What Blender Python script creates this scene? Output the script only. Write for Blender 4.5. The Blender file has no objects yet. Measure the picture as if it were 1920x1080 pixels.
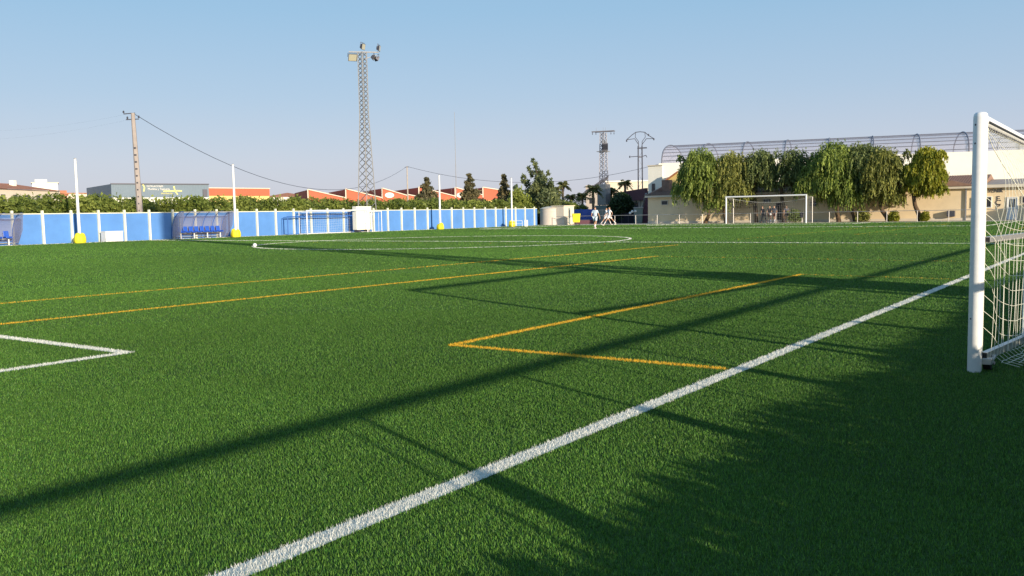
import bpy, math, random
import numpy as np
from mathutils import Vector, Matrix

random.seed(7)
rng = np.random.default_rng(7)
SC = bpy.context.scene
COL = SC.collection
rad = math.radians

# ---------------------------------------------------------------- camera
YAW, PITCH, ROLL, FPX = 0.6257431, 0.0839443, -0.0187060, 1645.777
CP = np.array([2.669455, 11.799006, 1.293628])
def _basis():
    cy, sy = math.cos(YAW), math.sin(YAW)
    f = np.array([-sy*math.cos(PITCH), cy*math.cos(PITCH), -math.sin(PITCH)])
    r = np.array([cy, sy, 0.0]); u = np.cross(r, f)
    c, s = math.cos(ROLL), math.sin(ROLL)
    return c*r+s*u, -s*r+c*u, f
CR, CU, CF = _basis()
cam_d = bpy.data.cameras.new('camera'); cam = bpy.data.objects.new('camera', cam_d); COL.objects.link(cam)
M3 = Matrix(((CR[0], CU[0], -CF[0]), (CR[1], CU[1], -CF[1]), (CR[2], CU[2], -CF[2])))
cam.matrix_world = Matrix.Translation(Vector(CP)) @ M3.to_4x4()
cam_d.sensor_width = 36.0; cam_d.lens = FPX/1920*36.0
cam_d.clip_start = 0.05; cam_d.clip_end = 6000
SC.camera = cam

# ---------------------------------------------------------------- light
SUN_EL = rad(11.0)
SUN_AZ = math.atan2(0.929, -0.370)          # clockwise from +Y
world = bpy.data.worlds.new('World'); SC.world = world; world.use_nodes = True
wn = world.node_tree.nodes; wl = world.node_tree.links
bg = wn['Background']
sky = wn.new('ShaderNodeTexSky'); sky.sky_type = 'NISHITA'; sky.sun_disc = False
sky.sun_elevation = SUN_EL; sky.sun_rotation = SUN_AZ
sky.altitude = 50; sky.air_density = 1.0; sky.dust_density = 1.2; sky.ozone_density = 1.6
# hazy evening air: the clear-sky model is mixed with a pale lavender-to-blue haze by elevation
wtc = wn.new('ShaderNodeTexCoord'); wsp = wn.new('ShaderNodeSeparateXYZ'); wl.new(wtc.outputs['Generated'], wsp.inputs[0])
wr = wn.new('ShaderNodeValToRGB'); wl.new(wsp.outputs[2], wr.inputs[0])
for p_, c_ in ((0.0, (.61, .61, .71)), (.06, (.56, .61, .745)), (.13, (.43, .57, .75)), (.22, (.32, .525, .74)), (.6, (.17, .36, .64))):
    e_ = wr.color_ramp.elements[0] if p_ == 0 else (wr.color_ramp.elements[-1] if p_ == .6 else wr.color_ramp.elements.new(p_))
    e_.position = p_; e_.color = (*c_, 1)
wsc = wn.new('ShaderNodeVectorMath'); wsc.operation = 'SCALE'; wsc.inputs['Scale'].default_value = 4.7; wl.new(wr.outputs[0], wsc.inputs[0])
wmx = wn.new('ShaderNodeMix'); wmx.data_type = 'RGBA'; wmx.inputs[0].default_value = .9
wl.new(sky.outputs[0], wmx.inputs[6]); wl.new(wsc.outputs[0], wmx.inputs[7])
wl.new(wmx.outputs[2], bg.inputs[0]); bg.inputs[1].default_value = 0.15
sd = bpy.data.lights.new('sun', 'SUN'); sun = bpy.data.objects.new('sun', sd); COL.objects.link(sun)
sd.energy = 4.8; sd.angle = rad(0.53); sd.color = (1.0, 0.87, 0.69)
sdir = Vector((math.sin(SUN_AZ)*math.cos(SUN_EL), math.cos(SUN_AZ)*math.cos(SUN_EL), math.sin(SUN_EL)))
sun.rotation_euler = sdir.to_track_quat('Z', 'Y').to_euler()
SC.view_settings.view_transform = 'Standard'; SC.view_settings.look = 'None'
SC.view_settings.gamma = 1.0; SC.view_settings.exposure = 0.5

# ---------------------------------------------------------------- helpers
def ray(u, v):
    return CF*FPX + CR*(u-960) - CU*(v-540)
def G(u, v, z=0.0):
    d = ray(u, v); t = (z-CP[2])/d[2]; return Vector(CP+t*d)
def PX(u, v, x):
    d = ray(u, v); return Vector(CP+d*(x-CP[0])/d[0])
def PY(u, v, y):
    d = ray(u, v); return Vector(CP+d*(y-CP[1])/d[1])
def PR(u, v, r):
    d = ray(u, v); return Vector(CP+d*r/math.hypot(d[0], d[1]))

def tag(o, label=None, cat=None, group=None, kind=None):
    if label: o['label'] = label
    if cat: o['category'] = cat
    if group: o['group'] = group
    if kind: o['kind'] = kind
    return o
def empty(name, loc=(0, 0, 0), rz=0.0, label=None, cat=None, group=None):
    o = bpy.data.objects.new(name, None); COL.objects.link(o)
    o.location = loc; o.rotation_euler = (0, 0, rz); o.empty_display_size = .3
    return tag(o, label, cat, group)
def copy_tree(o, parent=None):
    c = o.copy(); COL.objects.link(c); c.parent = parent
    for ch in o.children: copy_tree(ch, c)
    return c

class MB:
    def __init__(s): s.v = []; s.f = []
    def add(s, vs, fs):
        b = len(s.v); s.v += [tuple(p) for p in vs]; s.f += [tuple(b+i for i in f) for f in fs]; return s
    def box(s, c, d, rz=0.0, rx=0.0, ry=0.0):
        m = Matrix.Rotation(rz, 3, 'Z') @ Matrix.Rotation(ry, 3, 'Y') @ Matrix.Rotation(rx, 3, 'X')
        vs = [Vector(c)+m @ Vector((d[0]/2*i, d[1]/2*j, d[2]/2*k)) for i in (-1, 1) for j in (-1, 1) for k in (-1, 1)]
        return s.add(vs, [(0, 1, 3, 2), (4, 6, 7, 5), (0, 4, 5, 1), (2, 3, 7, 6), (0, 2, 6, 4), (1, 5, 7, 3)])
    def tube(s, p, q, r, n=8, r2=None, cap=True):
        p, q = Vector(p), Vector(q); r2 = r if r2 is None else r2
        a = (q-p).normalized(); x = a.orthogonal().normalized(); y = a.cross(x)
        vs = []
        for (c, rr) in ((p, r), (q, r2)):
            for i in range(n):
                t = 2*math.pi*(i+.5)/n; vs.append(c+x*rr*math.cos(t)+y*rr*math.sin(t))
        fs = [(i, (i+1) % n, n+(i+1) % n, n+i) for i in range(n)]
        if cap: fs += [tuple(range(n))[::-1], tuple(range(n, 2*n))]
        return s.add(vs, fs)
    def path(s, pts, r, n=6):
        for a, b in zip(pts[:-1], pts[1:]): s.tube(a, b, r, n, cap=False)
        return s
    def bar(s, p, q, w, h):                       # rectangular tube, w sideways, h up
        p, q = Vector(p), Vector(q); a = (q-p).normalized()
        x = a.cross(Vector((0, 0, 1)))
        x = Vector((1, 0, 0)) if x.length < 1e-4 else x.normalized()
        y = x.cross(a)
        vs = [c+x*w/2*i+y*h/2*j for c in (p, q) for (i, j) in ((-1, -1), (1, -1), (1, 1), (-1, 1))]
        return s.add(vs, [(0, 1, 5, 4), (1, 2, 6, 5), (2, 3, 7, 6), (3, 0, 4, 7), (3, 2, 1, 0), (4, 5, 6, 7)])
    def prism(s, poly, d):                        # planar polygon (3D points) pushed by vector d
        n = len(poly); d = Vector(d); a = [Vector(p) for p in poly]; b = [p+d for p in a]
        return s.add(a+b, [tuple(range(n))[::-1], tuple(range(n, 2*n))]+[(i, (i+1) % n, n+(i+1) % n, n+i) for i in range(n)])
    def lathe(s, prof, c=(0, 0, 0), n=24):
        c = Vector(c); vs = []
        for (r, z) in prof:
            for i in range(n):
                t = 2*math.pi*i/n; vs.append(c+Vector((r*math.cos(t), r*math.sin(t), z)))
        fs = []
        for k in range(len(prof)-1):
            for i in range(n): fs.append((k*n+i, k*n+(i+1) % n, (k+1)*n+(i+1) % n, (k+1)*n+i))
        fs += [tuple(range(n))[::-1], tuple(range((len(prof)-1)*n, len(prof)*n))]
        return s.add(vs, fs)
    def build(s, name, mat, parent=None, bevel=0, smooth=False):
        me = bpy.data.meshes.new(name); me.from_pydata(s.v, [], s.f); me.materials.append(mat); me.update()
        if smooth: me.polygons.foreach_set('use_smooth', [True]*len(me.polygons))
        o = bpy.data.objects.new(name, me); COL.objects.link(o); o.parent = parent
        if smooth:
            try: me.set_sharp_from_angle(angle=rad(40))
            except Exception: pass
        if bevel:
            b = o.modifiers.new('bevel', 'BEVEL'); b.width = bevel; b.segments = 2; b.limit_method = 'ANGLE'
        return o

def npmesh(name, verts, k, mat, parent=None, colors=None):
    """verts (n*k,3): n faces of k own corners; colors (n*k,3) optional"""
    nv = len(verts); n = nv//k
    me = bpy.data.meshes.new(name)
    me.vertices.add(nv); me.vertices.foreach_set('co', np.ascontiguousarray(verts, dtype=np.float32).ravel())
    me.loops.add(nv); me.loops.foreach_set('vertex_index', np.arange(nv, dtype=np.int32))
    me.polygons.add(n); me.polygons.foreach_set('loop_start', np.arange(0, nv, k, dtype=np.int32))
    me.update(calc_edges=True)
    if colors is not None:
        ca = me.color_attributes.new('Col', 'FLOAT_COLOR', 'POINT')
        c4 = np.ones((nv, 4), dtype=np.float32); c4[:, :3] = colors; ca.data.foreach_set('color', c4.ravel())
    me.materials.append(mat)
    o = bpy.data.objects.new(name, me); COL.objects.link(o); o.parent = parent
    return o

# ---------------------------------------------------------------- materials
def mat(name, col, rough=.7, var=0.0, scale=3.0, metal=0.0, bump=0.0, bscale=40, spec=.3, alpha=None, trans=0, col2=None):
    m = bpy.data.materials.new(name); m.use_nodes = True
    nt = m.node_tree; b = nt.nodes['Principled BSDF']; L = nt.links
    b.inputs['Base Color'].default_value = (*col, 1); b.inputs['Roughness'].default_value = rough
    b.inputs['Metallic'].default_value = metal; b.inputs['Specular IOR Level'].default_value = spec
    if alpha is not None: b.inputs['Alpha'].default_value = alpha
    if trans: b.inputs['Transmission Weight'].default_value = trans
    tc = nt.nodes.new('ShaderNodeTexCoord')
    if var or col2:
        n = nt.nodes.new('ShaderNodeTexNoise'); n.inputs['Scale'].default_value = scale; n.inputs['Detail'].default_value = 6
        n.inputs['Roughness'].default_value = .65
        L.new(tc.outputs['Object'], n.inputs['Vector'])
        r = nt.nodes.new('ShaderNodeValToRGB'); r.color_ramp.elements[0].position = .3; r.color_ramp.elements[1].position = .7
        c2 = col2 or tuple(c*(1+var) for c in col); c1 = col if col2 else tuple(c*(1-var) for c in col)
        r.color_ramp.elements[0].color = (*c1, 1); r.color_ramp.elements[1].color = (*c2, 1)
        L.new(n.outputs[0], r.inputs[0]); L.new(r.outputs[0], b.inputs['Base Color'])
    if bump:
        n = nt.nodes.new('ShaderNodeTexNoise'); n.inputs['Scale'].default_value = bscale; n.inputs['Detail'].default_value = 4
        L.new(tc.outputs['Object'], n.inputs['Vector'])
        k = nt.nodes.new('ShaderNodeBump'); k.inputs['Strength'].default_value = bump; k.inputs['Distance'].default_value = .02
        L.new(n.outputs[0], k.inputs['Height']); L.new(k.outputs[0], b.inputs['Normal'])
    return m

def vcol_mat(name, rough=.55, transl=.25, spec=.25, gain=1.0):
    m = bpy.data.materials.new(name); m.use_nodes = True
    nt = m.node_tree; b = nt.nodes['Principled BSDF']; L = nt.links
    a = nt.nodes.new('ShaderNodeAttribute'); a.attribute_name = 'Col'
    L.new(a.outputs['Color'], b.inputs['Base Color']); b.inputs['Roughness'].default_value = rough
    b.inputs['Specular IOR Level'].default_value = spec
    t = nt.nodes.new('ShaderNodeBsdfTranslucent'); L.new(a.outputs['Color'], t.inputs['Color'])
    mx = nt.nodes.new('ShaderNodeMixShader'); mx.inputs[0].default_value = transl
    L.new(b.outputs[0], mx.inputs[1]); L.new(t.outputs[0], mx.inputs[2])
    L.new(mx.outputs[0], nt.nodes['Material Output'].inputs['Surface'])
    return m

M = {}
M['white_paint'] = mat('white_paint', (.78, .77, .74), .38, var=.07, scale=11, spec=.5)
M['white_wall'] = mat('white_wall', (.81, .78, .68), .8, var=.05, scale=.6)
M['cream_wall'] = mat('cream_wall', (.66, .58, .46), .8, var=.06, scale=1.2)
M['beige_wall'] = mat('beige_wall', (.80, .63, .40), .85, var=.08, scale=.9, bump=.2, bscale=30)
M['blue_wall'] = mat('blue_wall', (.095, .24, .55), .7, var=.13, scale=.5)
M['cream_post'] = mat('cream_post', (.74, .72, .56), .6, var=.08, scale=4)
M['yellow'] = mat('yellow', (.80, .68, .03), .6, var=.08, scale=6)
M['blue_plastic'] = mat('blue_plastic', (.02, .09, .45), .35, spec=.5)
M['blue_metal'] = mat('blue_metal', (.03, .12, .42), .4, spec=.5)
M['dark_metal'] = mat('dark_metal', (.09, .09, .11), .5, metal=.4)
M['galv'] = mat('galvanised_steel', (.42, .40, .38), .45, metal=.6, var=.1, scale=5)
M['tower_steel'] = mat('tower_steel', (.20, .20, .20), .55, metal=.3, var=.15, scale=5)
M['alu'] = mat('aluminium', (.52, .50, .46), .38, metal=.75, var=.08, scale=12)
M['black'] = mat('black_rubber', (.02, .02, .02), .6)
M['glass_dark'] = mat('dark_glass', (.03, .03, .035), .15, spec=.6)
M['concrete'] = mat('concrete', (.42, .36, .30), .85, var=.12, scale=2, bump=.3)
M['concrete_pole'] = mat('concrete_pole', (.36, .31, .28), .85, var=.1, scale=2)
M['terracotta'] = mat('terracotta', (.42, .18, .10), .85, var=.18, scale=2)
M['frame_grey'] = mat('frame_grey', (.19, .19, .22), .5, metal=.3)
M['tile_brown'] = mat('brown_tile', (.27, .165, .12), .85, var=.2, scale=3)
M['tile_pale'] = mat('pale_tile', (.40, .33, .27), .85, var=.2, scale=3)
M['red_wall'] = mat('red_wall', (.50, .13, .07), .8, var=.06, scale=.4)
M['yellow_wall'] = mat('yellow_wall', (.74, .55, .20), .8, var=.04, scale=.4)
M['grey_blue'] = mat('grey_blue_cladding', (.155, .205, .25), .55, var=.05, scale=.3)
M['maroon'] = mat('maroon_cladding', (.11, .045, .06), .6, var=.08, scale=.5)
M['tank'] = mat('tank_plaster', (.66, .57, .48), .8, var=.05, scale=1.5)
M['net'] = mat('net_cord', (.70, .69, .56), .8)
M['net_grey'] = mat('net_cord_grey', (.45, .43, .38), .8)
M['bark'] = mat('bark', (.10, .065, .038), .9, var=.3, scale=4, bump=.5, bscale=15)
M['palm_bark'] = mat('palm_bark', (.25, .18, .12), .9, var=.25, scale=5)
M['dirt'] = mat('dirt', (.30, .24, .17), .95, var=.15, scale=.3)
M['pavement'] = mat('pavement', (.46, .40, .31), .9, var=.1, scale=.8)
M['skin'] = mat('skin', (.50, .29, .19), .6)
M['hair'] = mat('hair', (.03, .02, .015), .7)
M['kit_white'] = mat('kit_white', (.80, .79, .80), .8)
M['kit_pale'] = mat('kit_pale_blue', (.55, .66, .74), .8)
M['cloth_dark'] = mat('cloth_dark', (.025, .025, .035), .85)
M['cloth_red'] = mat('cloth_dull_red', (.17, .06, .05), .85)  # red darkened in colour to stand in for tree shade on the wearers
M['cloth_grey'] = mat('cloth_grey', (.09, .095, .12), .85)  # grey also lowered for the missing tree shade behind the far goal
M['leaf'] = vcol_mat('leaf', .5, .38)
M['blade'] = vcol_mat('turf_blade', .55, .22, .3)
M['wood_door'] = mat('door_dark', (.03, .025, .03), .6)
M['grey_green'] = mat('grey_green_panel', (.22, .27, .25), .6, var=.05)
M['poly'] = mat('polycarbonate', (.34, .34, .46), .25, alpha=.5, spec=.5)
M['vault'] = mat('vault_sheet', (.50, .47, .54), .5, var=.06, scale=.5, alpha=.30)
M['lamp_glass'] = mat('lamp_glass', (.42, .40, .30), .15, spec=.7)

# ---------------------------------------------------------------- setting: ground, pitch, lines
PW, PL = 51.14, 90.49
MB().add([(-1500, -600, -.02), (1500, -600, -.02), (1500, 2500, -.02), (-1500, 2500, -.02)], [(0, 1, 2, 3)]).build('ground', M['dirt'])['kind'] = 'structure'

def turf_mat():
    m = bpy.data.materials.new('turf'); m.use_nodes = True
    nt = m.node_tree; b = nt.nodes['Principled BSDF']; L = nt.links; N = nt.nodes.new
    geo = N('ShaderNodeNewGeometry')
    big = N('ShaderNodeTexNoise'); big.inputs['Scale'].default_value = .13; big.inputs['Detail'].default_value = 5
    L.new(geo.outputs['Position'], big.inputs['Vector'])
    mid = N('ShaderNodeTexNoise'); mid.inputs['Scale'].default_value = 9; mid.inputs['Detail'].default_value = 8; mid.inputs['Roughness'].default_value = .8
    L.new(geo.outputs['Position'], mid.inputs['Vector'])
    # turf rolls laid across the pitch: 4 m strips with slightly different pile
    sx = N('ShaderNodeSeparateXYZ'); L.new(geo.outputs['Position'], sx.inputs[0])
    dv = N('ShaderNodeMath'); dv.operation = 'DIVIDE'; dv.inputs[1].default_value = 4.0; L.new(sx.outputs[1], dv.inputs[0])
    fl = N('ShaderNodeMath'); fl.operation = 'FLOOR'; L.new(dv.outputs[0], fl.inputs[0])
    wn_ = N('ShaderNodeTexWhiteNoise'); wn_.noise_dimensions = '1D'; L.new(fl.outputs[0], wn_.inputs['W'])
    r1 = N('ShaderNodeValToRGB'); r1.color_ramp.elements[0].position = .35; r1.color_ramp.elements[1].position = .68
    r1.color_ramp.elements[0].color = (.035, .080, .018, 1); r1.color_ramp.elements[1].color = (.060, .115, .026, 1)
    L.new(big.outputs[0], r1.inputs[0])
    r2 = N('ShaderNodeValToRGB'); r2.color_ramp.elements[0].position = .25; r2.color_ramp.elements[1].position = .78
    r2.color_ramp.elements[0].color = (.62, .62, .62, 1); r2.color_ramp.elements[1].color = (1.35, 1.35, 1.3, 1)
    L.new(mid.outputs[0], r2.inputs[0])
    mm = N('ShaderNodeMix'); mm.data_type = 'RGBA'; mm.blend_type = 'MULTIPLY'; mm.inputs[0].default_value = 1
    L.new(r1.outputs[0], mm.inputs[6]); L.new(r2.outputs[0], mm.inputs[7])
    mr = N('ShaderNodeMapRange'); mr.inputs[3].default_value = .90; mr.inputs[4].default_value = 1.08; L.new(wn_.outputs[0], mr.inputs[0])
    sc = N('ShaderNodeVectorMath'); sc.operation = 'SCALE'; L.new(mm.outputs[2], sc.inputs[0]); L.new(mr.outputs[0], sc.inputs['Scale'])
    L.new(sc.outputs[0], b.inputs['Base Color'])
    b.inputs['Roughness'].default_value = .9; b.inputs['Specular IOR Level'].default_value = .1; b.inputs['Diffuse Roughness'].default_value = 1.0
    fine = N('ShaderNodeTexNoise'); fine.inputs['Scale'].default_value = 60; fine.inputs['Detail'].default_value = 3
    L.new(geo.outputs['Position'], fine.inputs['Vector'])
    bp = N('ShaderNodeBump'); bp.inputs['Strength'].default_value = .6; bp.inputs['Distance'].default_value = .03
    L.new(fine.outputs[0], bp.inputs['Height']); L.new(bp.outputs[0], b.inputs['Normal'])
    return m
M['turf'] = turf_mat()
MB().add([(-51.95, -12, 0), (3.70, -12, 0), (3.70, 92.6, 0), (-51.95, 92.6, 0)], [(0, 1, 2, 3)]).build('pitch', M['turf'])['kind'] = 'structure'
MB().box((-24, 95.4, -.03), (60, 5.5, .10)).build('pavement', M['pavement'])['kind'] = 'structure'
MB().box((7.2, 45, .0), (6.6, 110, .06)).build('path', M['pavement'])['kind'] = 'structure'

def line_mat(name, c):
    return mat(name, c, .9, var=.18, scale=25, spec=.1)
M['line_white'] = line_mat('line_white', (.62, .62, .52)); M['line_orange'] = line_mat('line_orange', (.46, .30, .035))
WORN = []
SEGS = []                                     # (a, b, width, colour index) for the turf blades too
def strip(mb, a, b, w, z=.004):
    a, b = Vector((a[0], a[1], z)), Vector((b[0], b[1], z)); d = (b-a).normalized(); n = Vector((-d.y, d.x, 0))*w/2
    mb.add([a-n, b-n, b+n, a+n], [(0, 1, 2, 3)])
def lines(name, segs, w, white=True, z=.004, worn=0.0):
    mb = MB()
    for a, b in segs:
        strip(mb, a, b, w, z); SEGS.append((a[0], a[1], b[0], b[1], w, 0 if white else 1)); WORN.append(worn); z += .0006
    mb.build(name, M['line_white' if white else 'line_orange'])['kind'] = 'structure'
def arcpts(c, r, a0, a1, n=64):
    p = [(c[0]+r*math.cos(a0+(a1-a0)*i/n), c[1]+r*math.sin(a0+(a1-a0)*i/n)) for i in range(n+1)]
    return p
def g2(u, v): p = G(u, v); return (p.x, p.y)
ta, tb = G(450, 1074), G(1810, 521); td = (tb-ta).normalized()
T0, T1 = ta-td*14, ta+td*78
lines('white_touchline', [((T0.x, T0.y), (T1.x, T1.y))], .115)
lines('far_touchline', [((-PW, 0), (-PW, PL))], .11)
lines('goal_line', [((.3, PL), (-PW, PL)), ((.0, 0), (-PW, 0))], .11)
lines('halfway_line', [((0, PL/2), (-PW, PL/2))], .13)
cx0 = -PW/2
mb = MB()
def ring(mb, c, r, w, a0, a1, z):
    p0, p1 = arcpts(c, r-w/2, a0, a1), arcpts(c, r+w/2, a0, a1)
    for i in range(len(p0)-1):
        mb.add([(*p0[i], z), (*p1[i], z), (*p1[i+1], z), (*p0[i+1], z)], [(0, 1, 2, 3)])
ring(mb, (cx0, PL/2), 9.15, .13, 0, 2*math.pi, .0055)
cp_ = arcpts((cx0, PL/2), 9.15, 0, 2*math.pi, 72)
for i in range(72): SEGS.append((*cp_[i], *cp_[i+1], .13, 0)); WORN.append(0)
mb.build('centre_circle', M['line_white'])['kind'] = 'structure'
pc = G(238, 662); px0 = pc.x
lines('near_penalty_area', [((pc.x, pc.y), g2(0, 632)), ((pc.x, pc.y), (pc.x-.05, 0)), ((g2(0, 632)), (-PW-px0, 16.7))], .12)
lines('far_penalty_area', [((px0, PL), (px0, PL-16.5)), ((px0, PL-16.5), (-PW-px0, PL-16.5)), ((-PW-px0, PL-16.5), (-PW-px0, PL)),
      ((cx0-9.16, PL), (cx0-9.16, PL-5.5)), ((cx0-9.16, PL-5.5), (cx0+9.16, PL-5.5)), ((cx0+9.16, PL-5.5), (cx0+9.16, PL))], .12)
O0, O1, O2 = g2(847, 648), g2(1503, 515), g2(1352, 692)
lines('small_goal_area', [(O0, O1), (O0, O2)], .095, False)
lines('worn_goal_area_line', [(O1, (.05, O1[1]-.25))], .08, False, worn=.72)
a1, a2 = G(0, 609), G(1232, 481); b1, b2 = G(0, 570), G(1250, 461.5)
lines('small_penalty_area', [((a1.x+(a1.x-a2.x)*.15, a1.y+(a1.y-a2.y)*.15), (a2.x, a2.y))], .095, False)
lines('worn_penalty_area_line', [((a2.x, a2.y), (0, a2.y-.3))], .08, False, worn=.82)
lines('small_offside_line', [((b1.x+(b1.x-b2.x)*.15, b1.y+(b1.y-b2.y)*.15), (b2.x+(b2.x-b1.x)*.04, b2.y+(b2.y-b1.y)*.04))], .095, False, worn=.25)
lines('worn_cross_line', [((0, 43.2), (-PW, 43.2))], .08, False, worn=.9)
def mir(s): return [((a[0], PL-a[1]), (b[0], PL-b[1])) for a, b in s]
lines('far_small_areas', mir([(O0, O1), (O0, (0, O0[1])), (O1, (0, O1[1])), ((a2.x, a2.y), (a2.x-.2, 8)), ((a2.x, a2.y), (0, a2.y)), ((b2.x, b2.y), (b2.x-.2, 6))]), .09, False, worn=.8)

# turf blades, one mesh: dense near the camera
def turf_blades():
    P = []; S = []
    zones = [(1.3, 4.5, 17000, .78), (4.5, 7.5, 12500, .88), (7.5, 12, 6800, 1.1), (12, 20, 2500, 1.6), (20, 34, 850, 2.4), (34, 60, 230, 4.0), (60, 104, 65, 7.0)]
    for r0, r1, dens, sc in zones:
        a0, a1 = YAW-rad(41), YAW+rad(62 if r1 <= 12 else 41)
        n = int(dens*.5*(a1-a0)*(r1*r1-r0*r0))
        r = np.sqrt(rng.uniform(r0*r0, r1*r1, n)); a = rng.uniform(a0, a1, n)
        x = CP[0]-r*np.sin(a); y = CP[1]+r*np.cos(a)
        k = (x < 3.6) & (x > -51.9) & (y < 92.5)
        P.append(np.stack([x[k], y[k]], 1)); S.append(np.full(k.sum(), sc))
    # extra tufts along every painted line so the lines stay solid
    for (ax, ay, bx, by, lw, k), wo_ in zip(SEGS, WORN):
        L = math.hypot(bx-ax, by-ay)
        m = int(L*520*(1-wo_)); tt = rng.random(m); off = rng.uniform(-.5, .5, m)*lw
        nx, ny = -(by-ay)/L, (bx-ax)/L
        x = ax+(bx-ax)*tt+nx*off; y = ay+(by-ay)*tt+ny*off
        r = np.hypot(x-CP[0], y-CP[1]); a = np.arctan2(-(x-CP[0]), y-CP[1])
        kk = (r > 1.3) & (np.abs(a-YAW) < rad(41)) & (rng.random(m) < np.clip(9/r, .25, 1))
        P.append(np.stack([x[kk], y[kk]], 1)); S.append(np.clip(r[kk]*.075, .9, 6.0))
    P = np.concatenate(P); S = np.concatenate(S); n = len(P)
    h = rng.uniform(.012, .022, n)*(.80+.20*S); w = rng.uniform(.0020, .0036, n)*S*1.1
    yaw = rng.uniform(0, 2*np.pi, n); lean = rng.uniform(.0, .7, n)*h; la = rng.uniform(0, 2*np.pi, n)
    base = np.stack([P[:, 0], P[:, 1], np.full(n, -.002)], 1)
    sd_ = np.stack([np.cos(yaw)*w, np.sin(yaw)*w, np.zeros(n)], 1)
    tip = base+np.stack([np.cos(la)*lean, np.sin(la)*lean, h], 1)
    V = np.empty((n, 3, 3)); V[:, 0] = base-sd_; V[:, 1] = base+sd_; V[:, 2] = tip
    # colour: two-tone yarn
    t = rng.random(n)[:, None]; b_ = rng.uniform(.48, 1.52, n)[:, None]
    c = (np.array([.038, .128, .017])*(1-t)+np.array([.120, .232, .032])*t)*b_
    X_, Y_ = P[:, 0], P[:, 1]
    roll = np.random.default_rng(3).uniform(.93, 1.07, 60)[np.clip((Y_//4).astype(int), 0, 59)]
    patch = 1+.07*np.sin(X_*.31+1.3*np.sin(Y_*.17))+.06*np.sin(Y_*.43+X_*.21+2)+.04*np.sin(X_*1.9)*np.sin(Y_*1.3+1)
    c = c*(roll*patch)[:, None]
    d = np.full(n, 9.0); ci = np.zeros(n, int)
    for (ax, ay, bx, by, lw, k), wo_ in zip(SEGS, WORN):
        e = np.array([bx-ax, by-ay]); L2 = e@e
        tt = np.clip(((P-[ax, ay])@e)/L2, 0, 1); q = P-(np.array([ax, ay])+tt[:, None]*e)
        dd = np.hypot(q[:, 0], q[:, 1])-lw/2+rng.normal(0, .007, n)
        m_ = (dd < 0) & (rng.random(n) >= wo_); ci[m_] = k; d[m_] = -1
    wv = rng.uniform(.8, 1.1, n)[:, None]
    m0 = (d < 0) & (ci == 0); m1 = (d < 0) & (ci == 1)
    c[m0] = (np.array([.74, .73, .66])*wv)[m0]; c[m1] = (np.array([.80, .47, .035])*wv)[m1]
    V[m0 | m1, 2, 2] *= 1.15
    o = npmesh('grass', V.reshape(-1, 3), 3, M['blade'], colors=np.repeat(c, 3, 0))
    tag(o, 'green artificial turf pile of the football pitch', 'grass', kind='stuff')
turf_blades()

# ---------------------------------------------------------------- foliage
GREENS = {'pepper': ((0.0793, 0.1342, 0.0293), (0.3660, 0.4392, 0.0915)), 'citrus': ((0.0915, 0.1403, 0.0268), (0.3172, 0.3538, 0.0732)),
          'dark': ((0.0183, 0.0427, 0.0183), (0.0549, 0.0976, 0.0342)), 'pine': ((0.0915, 0.0976, 0.0549), (0.2684, 0.2196, 0.1037)),
          'poplar': ((0.0671, 0.1037, 0.0549), (0.2440, 0.2684, 0.1037)), 'palm': ((0.0732, 0.1037, 0.0366), (0.2684, 0.2684, 0.0915)),
          'lime': ((0.1464, 0.1830, 0.0220), (0.4392, 0.4148, 0.0427)), 'peppdark': ((0.0549, 0.0854, 0.0342), (0.2562, 0.3050, 0.0976)), 'pepbrown': ((0.0915, 0.1159, 0.0305), (0.4026, 0.4026, 0.0976))}
def quads(c, ax, up, w, h):
    """leaf quads: centres c, width axis ax, long axis up"""
    V = np.empty((len(c), 4, 3)); a = ax*w[:, None]/2; b = up*h[:, None]/2
    V[:, 0] = c-a*.4-b; V[:, 1] = c+a*.4-b; V[:, 2] = c+a+b*.6; V[:, 3] = c-a+b*1.0
    return V.reshape(-1, 3)
def unit(v): return v/np.maximum(np.linalg.norm(v, axis=1), 1e-9)[:, None]
def leafcol(n, kind, tone):
    a, b = GREENS[kind]; t = np.clip(tone, 0, 1)[:, None]
    return (np.array(a)*(1-t)+np.array(b)*t)*rng.uniform(.75, 1.25, n)[:, None]
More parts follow.
